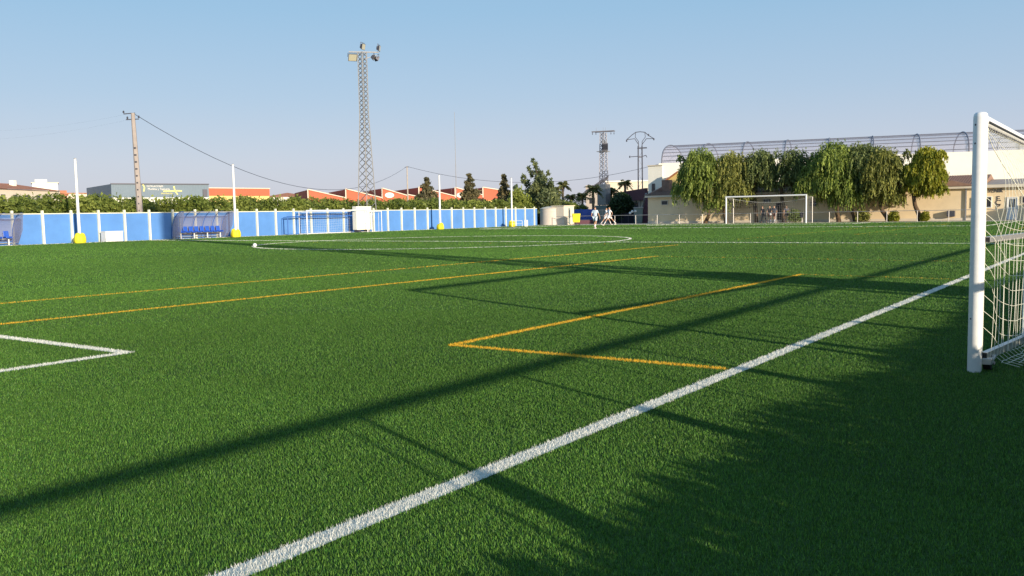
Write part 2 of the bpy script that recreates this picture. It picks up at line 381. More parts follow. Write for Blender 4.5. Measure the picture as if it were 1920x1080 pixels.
def blob_crown(parent, blobs, n, kind, lw=.16, lh=.26, droop=.0, name='crown', strands=0, hollow=.55):
    """blobs: (x,y,z,rx,ry,rz) clumps with leaves thrown mostly near their skins"""
    vol = np.array([b[3]*b[4]+b[4]*b[5]+b[3]*b[5] for b in blobs]); cnt = (n*vol/vol.sum()).astype(int)
    V = []; Cc = []
    for b, k in zip(blobs, cnt):
        if k < 3: continue
        d = unit(rng.normal(size=(k, 3))); rr = (hollow+(1-hollow)*rng.random(k)**.6)*(1+.10*rng.normal(size=k))
        c = np.array(b[:3])+d*rr[:, None]*np.array(b[3:])
        ax = unit(rng.normal(size=(k, 3))); up = unit(rng.normal(size=(k, 3))*(1-droop)+np.array([0, 0, -1.])*droop*1.5)
        tone = np.full(k, rng.random())*.5+rng.random(k)*.5
        V.append(quads(c, ax, up, rng.uniform(.6, 1.4, k)*lw, rng.uniform(.6, 1.4, k)*lh)); Cc.append(np.repeat(leafcol(k, kind, tone), 4, 0))
        if strands:
            m = int(k*strands/14)
            d = unit(rng.normal(size=(m, 3))); d[:, 2] = np.abs(d[:, 2])*.6-.25
            o = np.array(b[:3])+unit(d)*np.array(b[3:])*rng.uniform(.75, 1.08, m)[:, None]
            L = rng.uniform(.5, 1.7, m)*min(1.2, b[5]*.9)
            j = np.linspace(0, 1, 12)[None, :]; out = unit(d)*np.array([1, 1, 0])
            pts = o[:, None, :]+out[:, None, :]*(.25*j**.7)[:, :, None]; pts[:, :, 2] -= L[:, None]*j
            pts = pts.reshape(-1, 3)+rng.normal(0, .035, (m*12, 3)); q = len(pts)
            pts[:, 2] = np.maximum(pts[:, 2], .25)
            ax = unit(rng.normal(size=(q, 3))*np.array([1, 1, .2])); up = unit(rng.normal(size=(q, 3))*.25+np.array([0, 0, -1.]))
            tone = np.repeat(rng.random(m), 12)
            V.append(quads(pts, ax, up, rng.uniform(.5, 1.2, q)*lw*.75, rng.uniform(.8, 1.4, q)*lh)); Cc.append(np.repeat(leafcol(q, kind, tone), 4, 0))
    return npmesh(name, np.concatenate(V), 4, M['leaf'], parent, np.concatenate(Cc))
def trunk_mb(path, r0, r1, n=9):
    mb = MB(); k = len(path)-1
    for i in range(k):
        a, b = r0+(r1-r0)*i/k, r0+(r1-r0)*(i+1)/k
        mb.tube(path[i], path[i+1], a, n, b, cap=False)
    return mb
def limbs(mb, start, ends, r):
    for e in ends:
        s, e = Vector(start), Vector(e); mid = s.lerp(e, .5)+Vector((random.uniform(-.2, .2), random.uniform(-.2, .2), .15))
        mb.tube(s, mid, r, 7, r*.7, cap=False); mb.tube(mid, e, r*.7, 7, r*.3, cap=False)

def pepper_tree(u, v, Y, uc, vt, vb, hw, label, kind='pepper', n=5200, seed=0, tl=-6, gapy=1.0):
    """base pixel (u,v) on plane Y; crown centre column uc, crown top vt, crown bottom vb, half width hw px"""
    random.seed(seed)
    b = PY(u, v, Y); b.z = 0; tlx = (PY(u+tl, v, Y)-PY(u, v, Y)).x
    t = PY(uc, vt, Y); bo = PY(uc, vb, Y); half = (PY(uc+hw, vt, Y)-PY(uc-hw, vt, Y)).x/2*1.10
    H = t.z; cx = t.x-b.x; z0 = bo.z
    root = empty('pepper_tree', (b.x, Y, 0), label=label, cat='tree', group='drooping trees in front of the clubhouse')
    mid = (tlx, .05, z0+(H-z0)*.25)
    mbt = trunk_mb([(0, 0, -.05), (tlx*.25, .05, z0*.4), (tlx*.72, .1, z0*.9), mid], .23, .15)
    blobs = []
    nb = 26
    for i in range(nb):
        a = 2*math.pi*i/nb*2.4; q = (i+.5)/nb+random.uniform(-.05, .05)
        rr = half*.62*math.sqrt(1-(2*q-.75)**2*.55) if abs(2*q-.75) < 1.3 else .3
        rr *= random.uniform(.45, 1.3)
        bz = z0+(H-z0)*(.28+.58*q)
        s = half*random.uniform(.24, .46)
        blobs.append((cx+math.cos(a)*rr, math.sin(a)*rr*.6, min(bz, H-s*.8)+random.uniform(-.35, .1), s*random.uniform(.8, 1.1), s, s*random.uniform(.75, 1.1)))
    blobs.append((cx, 0, H-half*.42, half*.5, half*.5, half*.42))
    for i in range(9):
        a = random.uniform(0, 6.28); s = half*random.uniform(.10, .20); blobs.append((cx+math.cos(a)*half*random.uniform(.2, .82), math.sin(a)*half*.45, z0+(H-z0)*random.uniform(.40, .86), s, s, s*1.3))
    limbs(mbt, mid, [bb[:3] for bb in blobs[::4]], .10)
    mbt.build('trunk', M['bark'], root, smooth=True)
    blob_crown(root, blobs, int(n*gapy*1.85), kind, .14, .22, droop=.3, strands=1.5, hollow=.25)
    return root

Yt = 94.6
pepper_tree(1322, 419, Yt, 1313, 276, 404, 46, 'leftmost drooping tree, broad dusty green crown left of the far goal', tl=8, seed=1, n=7600)
pepper_tree(1362, 419, Yt+.6, 1366, 284, 398, 44, 'lighter green drooping tree just above the left post of the far goal', kind='pepbrown', seed=2, n=5600)
pepper_tree(1418, 418, Yt+1.0, 1426, 276, 368, 38, 'dark spiky drooping tree above the left half of the far goal', kind='peppdark', seed=3, n=4300, gapy=.6)
pepper_tree(1470, 418, Yt+1.0, 1488, 278, 372, 42, 'thin open dark tree above the right half of the far goal', kind='peppdark', seed=4, n=4300, gapy=.45)
pepper_tree(1573, 415, Yt, 1562, 264, 398, 54, 'fullest deep green weeping tree just right of the far goal', seed=5, n=9200)
pepper_tree(1605, 414, Yt+.6, 1612, 266, 386, 48, 'tall weeping tree with thin slanting trunk second right of the far goal', kind='peppdark', tl=-15, seed=6, n=6800)
pepper_tree(1667, 414, Yt, 1660, 274, 392, 48, 'brownish green tree with trunk leaning left, between the weeping tree and the round one', kind='pepbrown', tl=-20, seed=7, n=6000)
pepper_tree(1727, 413, Yt, 1738, 275, 382, 40, 'rightmost tree, round yellow green crown on a slanting forked trunk', kind='lime', tl=-17, seed=8, n=9500)
def bush(u, v, w, h, label, kind='pepper'):
    p = PY(u, v, Yt-.3); root = empty('shrub', (p.x, Yt-.3, 0), label=label, cat='shrub')
    blob_crown(root, [(0, 0, h*.5, w, w*.6, h*.5), (w*.4, .1, h*.35, w*.6, w*.5, h*.35), (-w*.5, 0, h*.3, w*.5, w*.5, h*.3)], 700, kind, .12, .22, name='foliage', hollow=.2)
    mb = MB()
    for k in range(4): mb.tube((0, 0, 0), (math.cos(k*1.6)*w*.6, math.sin(k*1.6)*w*.4, h*.8), .025, 5, .01)
    mb.build('stem', M['bark'], root)
bush(1490, 416, .75, 1.25, 'green shrub behind the right part of the far goal')
bush(1617, 413, .7, 1.2, 'brownish shrub right of the thin slanting trunk', 'pepbrown')
bush(1676, 413, .45, 1.0, 'leafy suckers at the foot of the trunk leaning left', 'lime')
bush(1734, 412, .35, .9, 'leafy suckers at the foot of the rightmost tree', 'lime')

# citrus orchard behind the wall
def citrus(seed):
    random.seed(seed)
    root = empty('orange_tree', (0, 0, 0), label='bushy olive green orchard tree in the continuous row behind the blue wall', cat='tree', group='orchard trees in a row behind the blue wall')
    mbt = MB(); mbt.tube((0, 0, 0), (.05, .05, 1.2), .13, 8, .10); mbt.build('trunk', M['bark'], root, smooth=True)
    bl = [(0, 0, 1.7, 1.5, 1.6, 1.2)]
    for i in range(9):
        a = i*2.4; bl.append((math.cos(a)*1.0, math.sin(a)*1.1, random.uniform(1.3, 2.5), random.uniform(.55, .85), random.uniform(.55, .85), random.uniform(.5, .75)))
    blob_crown(root, bl, 5200, 'citrus', .13, .20)
    return root
prot = [citrus(11), citrus(12), citrus(13)]
yy = 30.0; i = 0; fixed = list(prot)
while yy < 108:
    o = fixed.pop(0) if fixed else copy_tree(prot[i % 3])
    far = (yy-30)/78
    o.location = (-57.2+rng.uniform(-.5, .5), yy, 0); o.rotation_euler = (0, 0, rng.uniform(0, 6.28))
    s = (1.05-.13*far)*rng.uniform(.96, 1.04); o.scale = (1.2, 1.2, s)
    yy += 1.85+rng.uniform(-.15, .15); i += 1

def simple_tree(name, u, r, vt, hw, kind, label, cat='tree', shape='pine', n=2600, vbase=None, group=None, seed=0, lw=.22, lh=.34):
    random.seed(seed)
    t = PR(u, vt, r); e = PR(u+hw, vt, r); half = (Vector((e.x, e.y))-Vector((t.x, t.y))).length
    root = empty(name, (t.x, t.y, 0), label=label, cat=cat, group=group); H = t.z
    mbt = MB(); mbt.tube((0, 0, 0), (0, 0, H*.8), half*.10+.05, 8, .04, cap=False)
    bl = []
    if shape == 'pine':
        for i in range(16):
            q = (i+.5)/16; a = i*2.4; rr = half*(1-q)**.8*random.uniform(.3, .85)
            s = max(.32, half*.62*(1.12-q))
            bl.append((math.cos(a)*rr, math.sin(a)*rr, H*.25+(H*.75-s*.5)*q, s, s, s*.7))
            mbt.tube((0, 0, H*.22+H*.7*q*.9), bl[-1][:3], .05, 5, .02, cap=False)
    elif shape == 'poplar':
        for (dx, top, wd) in ((0, 1, .38), (-.30, .95, .3), (.62, .80, .34), (-.72, .62, .34), (.95, .46, .34), (-1.0, .40, .42), (.3, .7, .4), (-.4, .55, .5), (0.1, .5, .6), (.75, .38, .5)):
            m = int(11*top)+3
            for i in range(m):
                q = (i+.5)/m; s = half*wd*.80*(1.2-q)
                bl.append((dx*half+random.uniform(-.15, .15)*half, random.uniform(-.4, .4)*half, .4+(H*top-.4-s)*q, s, s, s*1.5))
    elif shape == 'round':
        for i in range(14):
            d = Vector((random.gauss(0, 1), random.gauss(0, 1), random.gauss(0, 1))).normalized()
            bl.append((d.x*half*.6, d.y*half*.6, H*.52+d.z*H*.30, half*.5, half*.5, H*.24))
    mbt.build('trunk', M['bark'], root, smooth=True)
    blob_crown(root, bl, n, kind, lw, lh, hollow=.3)
    return root
simple_tree('pine_tree', 800, 112, 331, 32, 'pine', 'dark ragged pine in front of the red saw-tooth factory', seed=21, n=7500, group='pines by the factory')
simple_tree('pine_tree', 880, 114, 324, 27, 'pine', 'brown tinged cone shaped pine above the last factory tooth', seed=22, n=7000, group='pines by the factory')
simple_tree('pine_tree', 945, 112, 326, 24, 'pine', 'small slim conifer beside the right end of the red factory', seed=23, n=6000, group='pines by the factory')
simple_tree('poplar_tree', 1006, 108, 293, 51, 'poplar', 'tallest grey green tree with several upright spires behind the end of the blue wall', shape='poplar', n=36000, seed=24, lw=.22, lh=.40)
simple_tree('poplar_tree', 967, 110, 345, 20, 'poplar', 'lower dark tree between the last net pole and the tall spired tree', shape='poplar', n=7000, seed=25)
simple_tree('bushy_tree', 975, 104, 352, 24, 'citrus', 'olive bushy tree at the left foot of the spired tree', shape='round', n=4200, seed=41)
simple_tree('bushy_tree', 1028, 104, 356, 26, 'poplar', 'grey green bushy tree at the right foot of the spired tree above the round tank', shape='round', n=4200, seed=42)
simple_tree('bushy_tree', 1163, 104, 363, 27, 'dark', 'dark round dense tree behind the players and the railing', shape='round', n=5200, seed=26)
simple_tree('shrub', 640, 150, 364, 14, 'citrus', 'small bush rising above the orchard row against the red factory', shape='round', n=700, seed=27)

def palm(u, r, vt, label, hw=16, seed=0):
    random.seed(seed)
    t = PR(u, vt+6, r); e = PR(u+hw, vt+6, r); L = (Vector((e.x, e.y))-Vector((t.x, t.y))).length*1.15; H = t.z
    root = empty('palm_tree', (t.x, t.y, 0), label=label, cat='palm', group='palms behind the tank and the pylons')
    mb = MB(); k = 8
    for i in range(k): mb.tube((0, 0, H*i/k), (0, 0, H*(i+1)/k), .21-.05*i/k, 8, .17-.04*i/k, cap=False)
    mb.build('trunk', M['palm_bark'], root)
    V = []; Cc = []
    for i in range(26):
        a = random.uniform(0, 6.28); el = random.uniform(-.5, 1.15); l = L*random.uniform(.75, 1.05)
        m = 26; tt = np.linspace(.1, 1, m)
        x = tt*l*math.cos(el); z = H+tt*l*math.sin(el)-.55*l*tt**2*.8
        c = np.stack([x*math.cos(a), x*math.sin(a), z], 1)
        side = np.array([-math.sin(a), math.cos(a), 0])
        for sg in (-1, 1):
            up = unit(np.tile(side*sg*.8+np.array([math.cos(a)*.5, math.sin(a)*.5, -.35]), (m, 1)))
            V.append(quads(c+up*.18, unit(rng.normal(size=(m, 3))), up, np.full(m, .07), np.full(m, .5)*(1-.5*tt)+.1))
            Cc.append(np.repeat(leafcol(m, 'palm', rng.random(m)*.6+random.random()*.4), 4, 0))
    npmesh('crown', np.concatenate(V), 4, M['leaf'], root, np.concatenate(Cc))
for a in ((1055, 118, 340, 'tall slim palm standing alone right of the spired tree', 13, 31), (1041, 112, 350, 'palm half hidden at the right foot of the spired tree', 12, 32),
          (1070, 125, 364, 'low palm just above the kiosk and yellow bin', 13, 33), (1092, 122, 362, 'low palm above the blue screen', 14, 34),
          (1112, 112, 348, 'yellow green palm left of the transformer pylon', 18, 35), (1146, 118, 352, 'palm just right of the transformer pylon', 13, 36),
          (1172, 116, 337, 'palm between the two pylons in front of the pale wall', 13, 37)):
    palm(*a)

# ---------------------------------------------------------------- blue boundary wall
wall = empty('boundary_wall', (-52.1, 60, 0), label='long bright blue wall with cream posts along the far side of the pitch', cat='wall')
wall.location = (0, 0, 0)
Y0w, Y1w = 20.9, 92.6
MB().box((-52.2, (Y0w+Y1w)/2, .91), (.18, Y1w-Y0w, 1.82)).build('panel', M['blue_wall'], wall)
MB().box((-52.2, (Y0w+Y1w)/2, 1.85), (.22, Y1w-Y0w, .055)).build('coping', M['cream_post'], wall)
y = 38.68-1.776*10; ipost = 0
while y < Y1w:
    if y > Y0w: MB().box((-52.045, y, 1.01), (.13, .13, 2.08)).build('post', M['cream_post'], wall)
    y += 1.776

# end return of the wall beside the tank, in shade
def net_pole(y, top, label):
    root = empty('net_pole', (-50.5, y, 0), label=label, cat='pole', group='white poles with yellow pads along the blue wall')
    mb = MB(); mb.tube((0, 0, 0), (0, 0, top), .095, 12, .075); mb.build('pole', M['white_paint'], root, smooth=True)
    p = MB(); random.seed(int(y))
    for k in range(5):
        a = k*1.3; hp = random.uniform(.5, .66); p.lathe([(.05, .0), (.19, .02), (.23, .15), (.21, hp*.6), (.15, hp*.9), (.04, hp)], (math.cos(a)*.13, math.sin(a)*.15, 0), 10)
    p.build('pad', M['yellow'], root, smooth=True)
    MB().box((0, 0, top+.02), (.10, .10, .05)).build('cap', M['galv'], root)
net_pole(40.1, 5.15, 'white pole with yellow pad between the left dugout and the white box')
net_pole(51.55, 5.2, 'white pole with yellow pad at the right end of the second dugout')
net_pole(74.2, 5.0, 'white pole with yellow pad right of the lattice floodlight tower')
net_pole(85.6, 5.0, 'white pole with yellow pad nearest the round tank')

# white box against the wall
pb0, pb1 = G(198, 456), G(230, 456)
bx = empty('storage_box', (-51.2, (PX(197, 450, -51).y+PX(230, 450, -51).y)/2, 0), label='plain white box standing against the blue wall', cat='box')
wbx = PX(230, 450, -51).y-PX(197, 450, -51).y
MB().box((0, 0, .33), (.6, wbx*.98, .62)).build('body', M['white_paint'], bx, bevel=.02)
MB().box((0, 0, .665), (.64, wbx, .05)).build('lid', M['white_paint'], bx, bevel=.01)
MB().box((0, -wbx*.4, .012), (.5, .06, .024)).build('foot', M['black'], bx); MB().box((0, wbx*.4, .012), (.5, .06, .024)).build('foot', M['black'], bx)

# dugouts
def dugout(y0, y1, label, nseat):
    L = y1-y0
    root = empty('dugout', (-51.85, y0, 0), label=label, cat='dugout', group='team dugouts in front of the blue wall')
    prof = []
    for i in range(15):
        t = i/14; a = math.pi*.5*t*1.12
        prof.append((1.25*(1-math.cos(a))*1.02, .25+1.62*math.sin(min(a, math.pi/2)) - (0.10*(a-math.pi/2) if a > math.pi/2 else 0)))
    sh = MB()
    for (xa, za), (xb, zb) in zip(prof[:-1], prof[1:]):
        sh.add([(xa, 0, za), (xa, L, za), (xb, L, zb), (xb, 0, zb)], [(0, 1, 2, 3)])
    sh.build('roof', M['poly'], root, smooth=True)
    for yy_ in (0.0, L):
        poly = [(x_, yy_, z_) for x_, z_ in prof]+[(prof[-1][0]-.15, yy_, .9), (.75, yy_, .12), (0, yy_, .12)]
        MB().prism(poly, (0, .012 if yy_ == 0 else -.012, 0)).build('end_panel', M['poly'], root)
    for k in range(6):
        yk = L*k/5; m_ = MB()
        m_.path([(x_+.012, yk, z_+.012) for x_, z_ in prof], .024, 6); m_.tube((0, yk, 0), (0, yk, .27), .024, 6)
        m_.build('rib', M['blue_metal'], root, smooth=True)
    f = MB(); f.bar((prof[-1][0], -.02, prof[-1][1]), (prof[-1][0], L+.02, prof[-1][1]), .05, .05); f.bar((0, 0, .14), (0, L, .14), .05, .05)
    f.bar((0, 0, .03), (1.0, 0, .03), .05, .05); f.bar((0, L, .03), (1.0, L, .03), .05, .05); f.bar((1.0, 0, 0), (1.0, 0, 1.45), .03, .03)
    f.build('frame', M['galv'], root)
    MB().bar((.42, .25, .40), (.42, L-.25, .40), .05, .05).build('bench_rail', M['galv'], root)
    for k in range(4):
        y_ = .4+(L-.8)*k/3
        g_ = MB(); g_.bar((.42, y_, 0), (.42, y_, .38), .06, .06); g_.bar((.2, y_, .02), (.75, y_, .02), .06, .04); g_.build('bench_leg', M['white_paint'], root)
    for k in range(nseat):
        y_ = .45+(L-.9)*k/(nseat-1); s_ = MB()
        s_.box((.46, y_, .46), (.42, .33, .05)); s_.box((.24, y_, .66), (.05, .31, .40), ry=-.18)
        s_.box((.46, y_-.17, .50), (.40, .03, .08)); s_.box((.46, y_+.17, .50), (.40, .03, .08))
        s_.build('seat', M['blue_plastic'], root, bevel=.015)
dugout(31.9, 36.75, 'dugout cut by the left edge of the photo, blue seats under a curved clear roof', 8)
dugout(47.3, 51.3, 'second dugout with curved clear roof and row of blue seats between two poles', 8)

# training goal parked by the wall, blue frame goal behind it
def box_goal(name, x, y0, y1, h, depth, r, m, label, net=None, group=None):
    root = empty(name, (x, y0, 0), label=label, cat='goal', group=group); L = y1-y0
    for yy_ in (0, L): MB().tube((0, yy_, 0), (0, yy_, h), r, 10).build('post', m, root, smooth=True)
    MB().tube((0, -r, h), (0, L+r, h), r, 10).build('crossbar', m, root, smooth=True)
    f = MB()
    for yy_ in (0, L):
        f.tube((0, yy_, .05), (-depth, yy_, .05), r*.6, 8); f.tube((-depth, yy_, .05), (-depth, yy_, h*.95), r*.5, 8); f.tube((0, yy_, h), (-depth, yy_, h*.95), r*.5, 8)
    f.tube((-depth, 0, .05), (-depth, L, .05), r*.6, 8); f.tube((-depth, 0, h*.95), (-depth, L, h*.95), r*.4, 8)
    f.build('rear_frame', m, root, smooth=True)
    if net:
        nb = MB(); k = int(L/.2)
        for i in range(k+1): nb.path([(-depth, L*i/k, h*.95), (-depth-.05, L*i/k, h*.5), (-depth, L*i/k, .05)], .0035, 3)
        for j in range(1, 9): nb.path([(-depth-.03, L*q/12, h*j/9.5+.03*math.sin(q)) for q in range(13)], .0035, 3)
        nb.build('net', net, root)
    return root
box_goal('training_goal', -50.6, 58.3, 64.9, 1.86, .9, .055, M['white_paint'], 'white goal frame parked parallel to the blue wall by the tower', M['net'])
box_goal('blue_goal', -51.2, 56.9, 63.8, 1.42, .55, .035, M['blue_metal'], 'lower blue goal frame standing between the white goal and the wall')
# cream cabinet at tower foot
cab = empty('cabinet', (-50.75, 65.15, 0), label='tall cream plastered cabinet on blocks under the lattice tower', cat='cabinet')
yc0, yc1 = PX(673, 430, -50.4).y, PX(702, 430, -50.4).y
cab.location = (-50.9, (yc0+yc1)/2, 0); cw = (yc1-yc0)*.97
MB().box((0, 0, 1.20), (.5, cw, 1.96)).build('body', M['white_wall'], cab, bevel=.03)
MB().box((.255, cw*.05, 1.15), (.02, .03, 1.8)).build('door_seam', M['concrete'], cab)
for zz in (.75, 1.2, 1.7): MB().box((.252, 0, zz), (.014, cw*.9, .03)).build('band', M['cream_wall'], cab)
for yy_ in (-.3, .3): MB().box((0, yy_*cw, .11), (.44, .3, .22)).build('block', M['dark_metal'], cab)
# spare white frame right of the cabinet
box_goal('small_goal', -50.3, PX(698, 430, -50.3).y, PX(716, 430, -50.3).y, 1.75, .35, .03, M['white_paint'], 'narrow white frame leaning room right of the cream cabinet')

# ball on the pitch
bl = G(478, 463.5)
o = MB().lathe([(.001, 0), (.055, .014), (.095, .055), (.112, .11), (.095, .165), (.055, .206), (.001, .22)], (0, 0, 0), 16).build('football', M['white_paint'], smooth=True)
o.scale = (.85,)*3; o.location = (bl.x, bl.y, .0); tag(o, 'white football lying at the left end of the centre circle', 'ball')

# ---------------------------------------------------------------- lattice masts
def lattice(name, mbm, H, w0, w1, nseg, parent, mname='mast', leg=.045, br=.022, z0=0, straight=0):
    mb = MB(); C4 = [(-1, -1), (1, -1), (1, 1), (-1, 1)]
    def w(z): 
        return w0+(w1-w0)*min(1, z/(H*(1-straight)))
    zs = [z0]
    z = z0
    while z < H-.2:
        z += max(.40, w(z)*.72)*(1.0 if nseg is None else nseg); zs.append(min(z, H))
    for i in range(4):
        for a, b in zip(zs[:-1], zs[1:]):
            pa = (C4[i][0]*w(a)/2, C4[i][1]*w(a)/2, a); pb = (C4[i][0]*w(b)/2, C4[i][1]*w(b)/2, b)
            mb.tube(pa, pb, leg, 4)
    for k, (a, b) in enumerate(zip(zs[:-1], zs[1:])):
        for i in range(4):
            j = (i+1) % 4
            A = (C4[i][0]*w(a)/2, C4[i][1]*w(a)/2, a); B = (C4[j][0]*w(b)/2, C4[j][1]*w(b)/2, b)
            A2 = (C4[j][0]*w(a)/2, C4[j][1]*w(a)/2, a); B2 = (C4[i][0]*w(b)/2, C4[i][1]*w(b)/2, b)
            if (k+i) % 2: mb.tube(A, B, br, 4)
            else: mb.tube(A2, B2, br, 4)
            if w(a) > .3: mb.tube(A2 if (k+i) % 2 else A, B2 if (k+i) % 2 else B, br*.8, 4)
    return mb.build(mname, mbm, parent)
def floodlight(root, p, aim, s=.55):
    """lamp head as a part with housing and glass"""
    d = Vector(aim).normalized(); rz = math.atan2(d.y, d.x); ry = -math.asin(d.z)
    h = MB(); m = Matrix.Rotation(rz, 3, 'Z') @ Matrix.Rotation(ry, 3, 'Y')
    def T(q): return Vector(p)+m @ Vector(q)
    a = s/2; b = s*.42
    fr = [T((.10, -a, -b)), T((.10, a, -b)), T((.10, a, b)), T((.10, -a, b))]; bk = [T((-.16, -a*.6, -b*.5)), T((-.16, a*.6, -b*.5)), T((-.16, a*.6, b*.5)), T((-.16, -a*.6, b*.5))]
    h.add(fr+bk, [(0, 1, 2, 3), (7, 6, 5, 4), (0, 4, 5, 1), (1, 5, 6, 2), (2, 6, 7, 3), (3, 7, 4, 0)])
    ho = h.build('floodlight', M['dark_metal'], root)
    g_ = MB().add([T((.112, -a*.88, -b*.88)), T((.112, a*.88, -b*.88)), T((.112, a*.88, b*.88)), T((.112, -a*.88, b*.88))], [(0, 1, 2, 3)])
    g_.build('lamp_glass', M['lamp_glass'], ho)
    br = MB(); br.tube(T((-.05, -a-.03, 0)), T((-.05, -a-.03, .34)), .02, 5); br.tube(T((-.05, a+.03, 0)), T((-.05, a+.03, .34)), .02, 5); br.tube(T((-.05, -a-.03, .34)), T((-.05, a+.03, .34)), .02, 5)
    br.build('bracket', M['dark_metal'], ho)
tw = PX(689, 392, -53.6)
def light_tower(loc, label, H, m, w0=1.25, w1=.55, leg=.055, br=.03):
    root = empty('floodlight_tower', loc, label=label, cat='tower')
    lattice('mast', m, H, w0, w1, None, root, leg=leg, br=br, straight=.35)
    MB().box((0, 0, .15), (w0+.5, w0+.5, .3)).build('footing', M['concrete'], root)
    d = Vector((.78, .62, 0)).normalized()
    MB().bar(d*-1.15+Vector((0, 0, H+.05)), d*1.45+Vector((0, 0, H-.02)), .09, .09).build('crossarm', M['galv'], root)
    MB().bar(d*.25+Vector((0, 0, H-.55)), d*1.3+Vector((0, 0, H-.25)), .06, .06).build('brace', M['galv'], root)
    floodlight(root, d*-.85+Vector((0, 0, H-.42)), (.75, -.5, -.5), .78)
    floodlight(root, d*.05+Vector((.1, -.1, H+.45)), (.95, .30, -.20), .62)
    floodlight(root, d*.95+Vector((.0, 0, H-.45)), (.7, .6, -.4), .55)
    floodlight(root, d*1.25+Vector((.0, 0, H-.55)), (.2, .9, -.4), .5)
    floodlight(root, d*1.45+Vector((.0, 0, H+.32)), (.85, .55, -.15), .62)
    return root
light_tower((-53.7, 68.0, 0), 'tall slim lattice floodlight tower behind the blue wall', 15.7, M['tower_steel'])
light_tower((7.2, 23.6, 0), 'lattice floodlight tower on the near side outside the railing, out of view', 15.5, M['tower_steel'], 1.3, .6, .085, .045)
cb = empty('cabinet', (6.0, 24.35, 0), label='cream cabinet at the foot of the near side floodlight tower, out of view', cat='cabinet')
MB().box((0, 0, 1.1), (.9, 1.25, 2.1)).build('body', M['tank'], cb, bevel=.03)
MB().box((0, 0, 2.19), (1.0, 1.35, .07)).build('lid', M['cream_wall'], cb)

# ---------------------------------------------------------------- utility pole and wires
up_ = PR(262, 395, 68.0); tp = PR(249, 212, 68.0)
pole = empty('utility_pole', (up_.x, up_.y, 0), label='leaning concrete utility pole with bolts and insulators behind the wall', cat='pole')
tx = Vector((tp.x-up_.x, tp.y-up_.y, 0)); Hh = tp.z
mb = MB(); mb.tube(-tx*.35+Vector((0, 0, 0)), tx+Vector((0, 0, Hh)), .24, 8, .13); mb.build('shaft', M['concrete_pole'], pole, smooth=True)
for k in range(12):
    t = .12+.055*k; q = -tx*.35*(1-t)+tx*t; MB().box((q.x+.12, q.y+.02-.12, Hh*t), (.10, .12, .10)).build('step_hole', M['dark_metal'], pole)
rr_ = Vector((CR[0], CR[1], 0)).normalized()
mb = MB(); mb.bar(tx+Vector((0, 0, Hh-.05))-rr_*.65, tx+Vector((0, 0, Hh+.0))+rr_*.15, .06, .06); mb.bar(tx+Vector((0, 0, Hh-.45))-rr_*.5, tx+Vector((0, 0, Hh-.42))+rr_*.4, .06, .06); mb.build('crossarm', M['dark_metal'], pole)
for (a_, z_) in ((-.65, .08), (-.4, -.33), (.4, -.28)):
    MB().lathe([(.03, -.08), (.07, -.03), (.05, .02), (.07, .05), (.02, .10)], tuple(tx+rr_*a_+Vector((0, 0, Hh+z_))), 8).build('insulator', M['dark_metal'], pole)
tp2 = PR(763, 312, 128)
p2 = empty('thin_utility_pole', (tp2.x, tp2.y, 0), label='thin distant pole carrying the wire in front of the red factory', cat='pole')
MB().tube((0, 0, 0), (0, 0, tp2.z), .13, 8, .08).build('shaft', M['concrete'], p2, smooth=True)
MB().bar((-.4, 0, tp2.z-.1), (.4, 0, tp2.z-.1), .06, .06).build('crossarm', M['dark_metal'], p2)
def wire(a, b, sag, r, label, n=24):
    pts = []
    for i in range(n+1):
        t = i/n; p = Vector(a).lerp(Vector(b), t); p.z -= sag*4*t*(1-t); pts.append(p)
    o = MB().path(pts, r, 4).build('overhead_wire', M['dark_metal']); tag(o, label, 'wire', 'overhead wires'); return o
wt = Vector((up_.x+tx.x, up_.y+tx.y, Hh))
wire(wt, tp2, 4.3, .022, 'thick sagging black wire from the concrete pole to the thin distant pole')
wire(tp2, PR(1262, 300, 118), 2.6, .022, 'thin wire running right from the thin pole past both pylons')
wire(wt+Vector((-.3, 0, 0)), PR(-40, 246, 90), .3, .0016, 'faint upper wire leaving the concrete pole to the left edge')
wire(wt+Vector((-.3, 0, -.4)), PR(-40, 262, 90), .3, .0016, 'faint lower wire leaving the concrete pole to the left edge')
am = PR(852, 210, 150)
o = empty('antenna_mast', (am.x, am.y, 0), label='very thin tall mast standing alone against the sky', cat='mast')
MB().tube((0, 0, 0), (0, 0, am.z), .07, 6, .03).build('shaft', M['galv'], o)
for k in range(3): MB().tube((0, 0, am.z*.55), (2.2*math.cos(k*2.1+.3), 2.2*math.sin(k*2.1+.3), 0), .008, 3).build('guy_wire', M['galv'], o)

# pylons
def arm_dir():
    return Vector((CR[0], CR[1], 0)).normalized()
AD = arm_dir()
p1 = PR(1131, 247, 116)
py1 = empty('transformer_pylon', (p1.x, p1.y, 0), label='pylon with one flat crossarm and a transformer mounted on it', cat='pylon')
lattice('mast', M['frame_grey'], p1.z, 1.0, .62, None, py1, leg=.05, br=.03); Hp = p1.z
mb = MB(); mb.bar(AD*-1.5+Vector((0, 0, Hp)), AD*1.45+Vector((0, 0, Hp+.1)), .16, .14); mb.bar(AD*-1.3+Vector((0, .5, Hp-.02)), AD*1.3+Vector((0, .5, Hp+.08)), .10, .10); mb.build('crossarm', M['dark_metal'], py1)
for a_ in (-1.4, -.95, 0, 1.0, 1.4): MB().tube(AD*a_+Vector((0, 0, Hp-.35)), AD*a_+Vector((0, 0, Hp-.08)), .06, 6, .03).build('insulator', M['dark_metal'], py1)
for a_ in (-.9, 0, .3): MB().tube(AD*a_+Vector((0, 0, Hp+.1)), AD*a_+Vector((0, 0, Hp+.55)), .015, 4).build('rod', M['dark_metal'], py1)
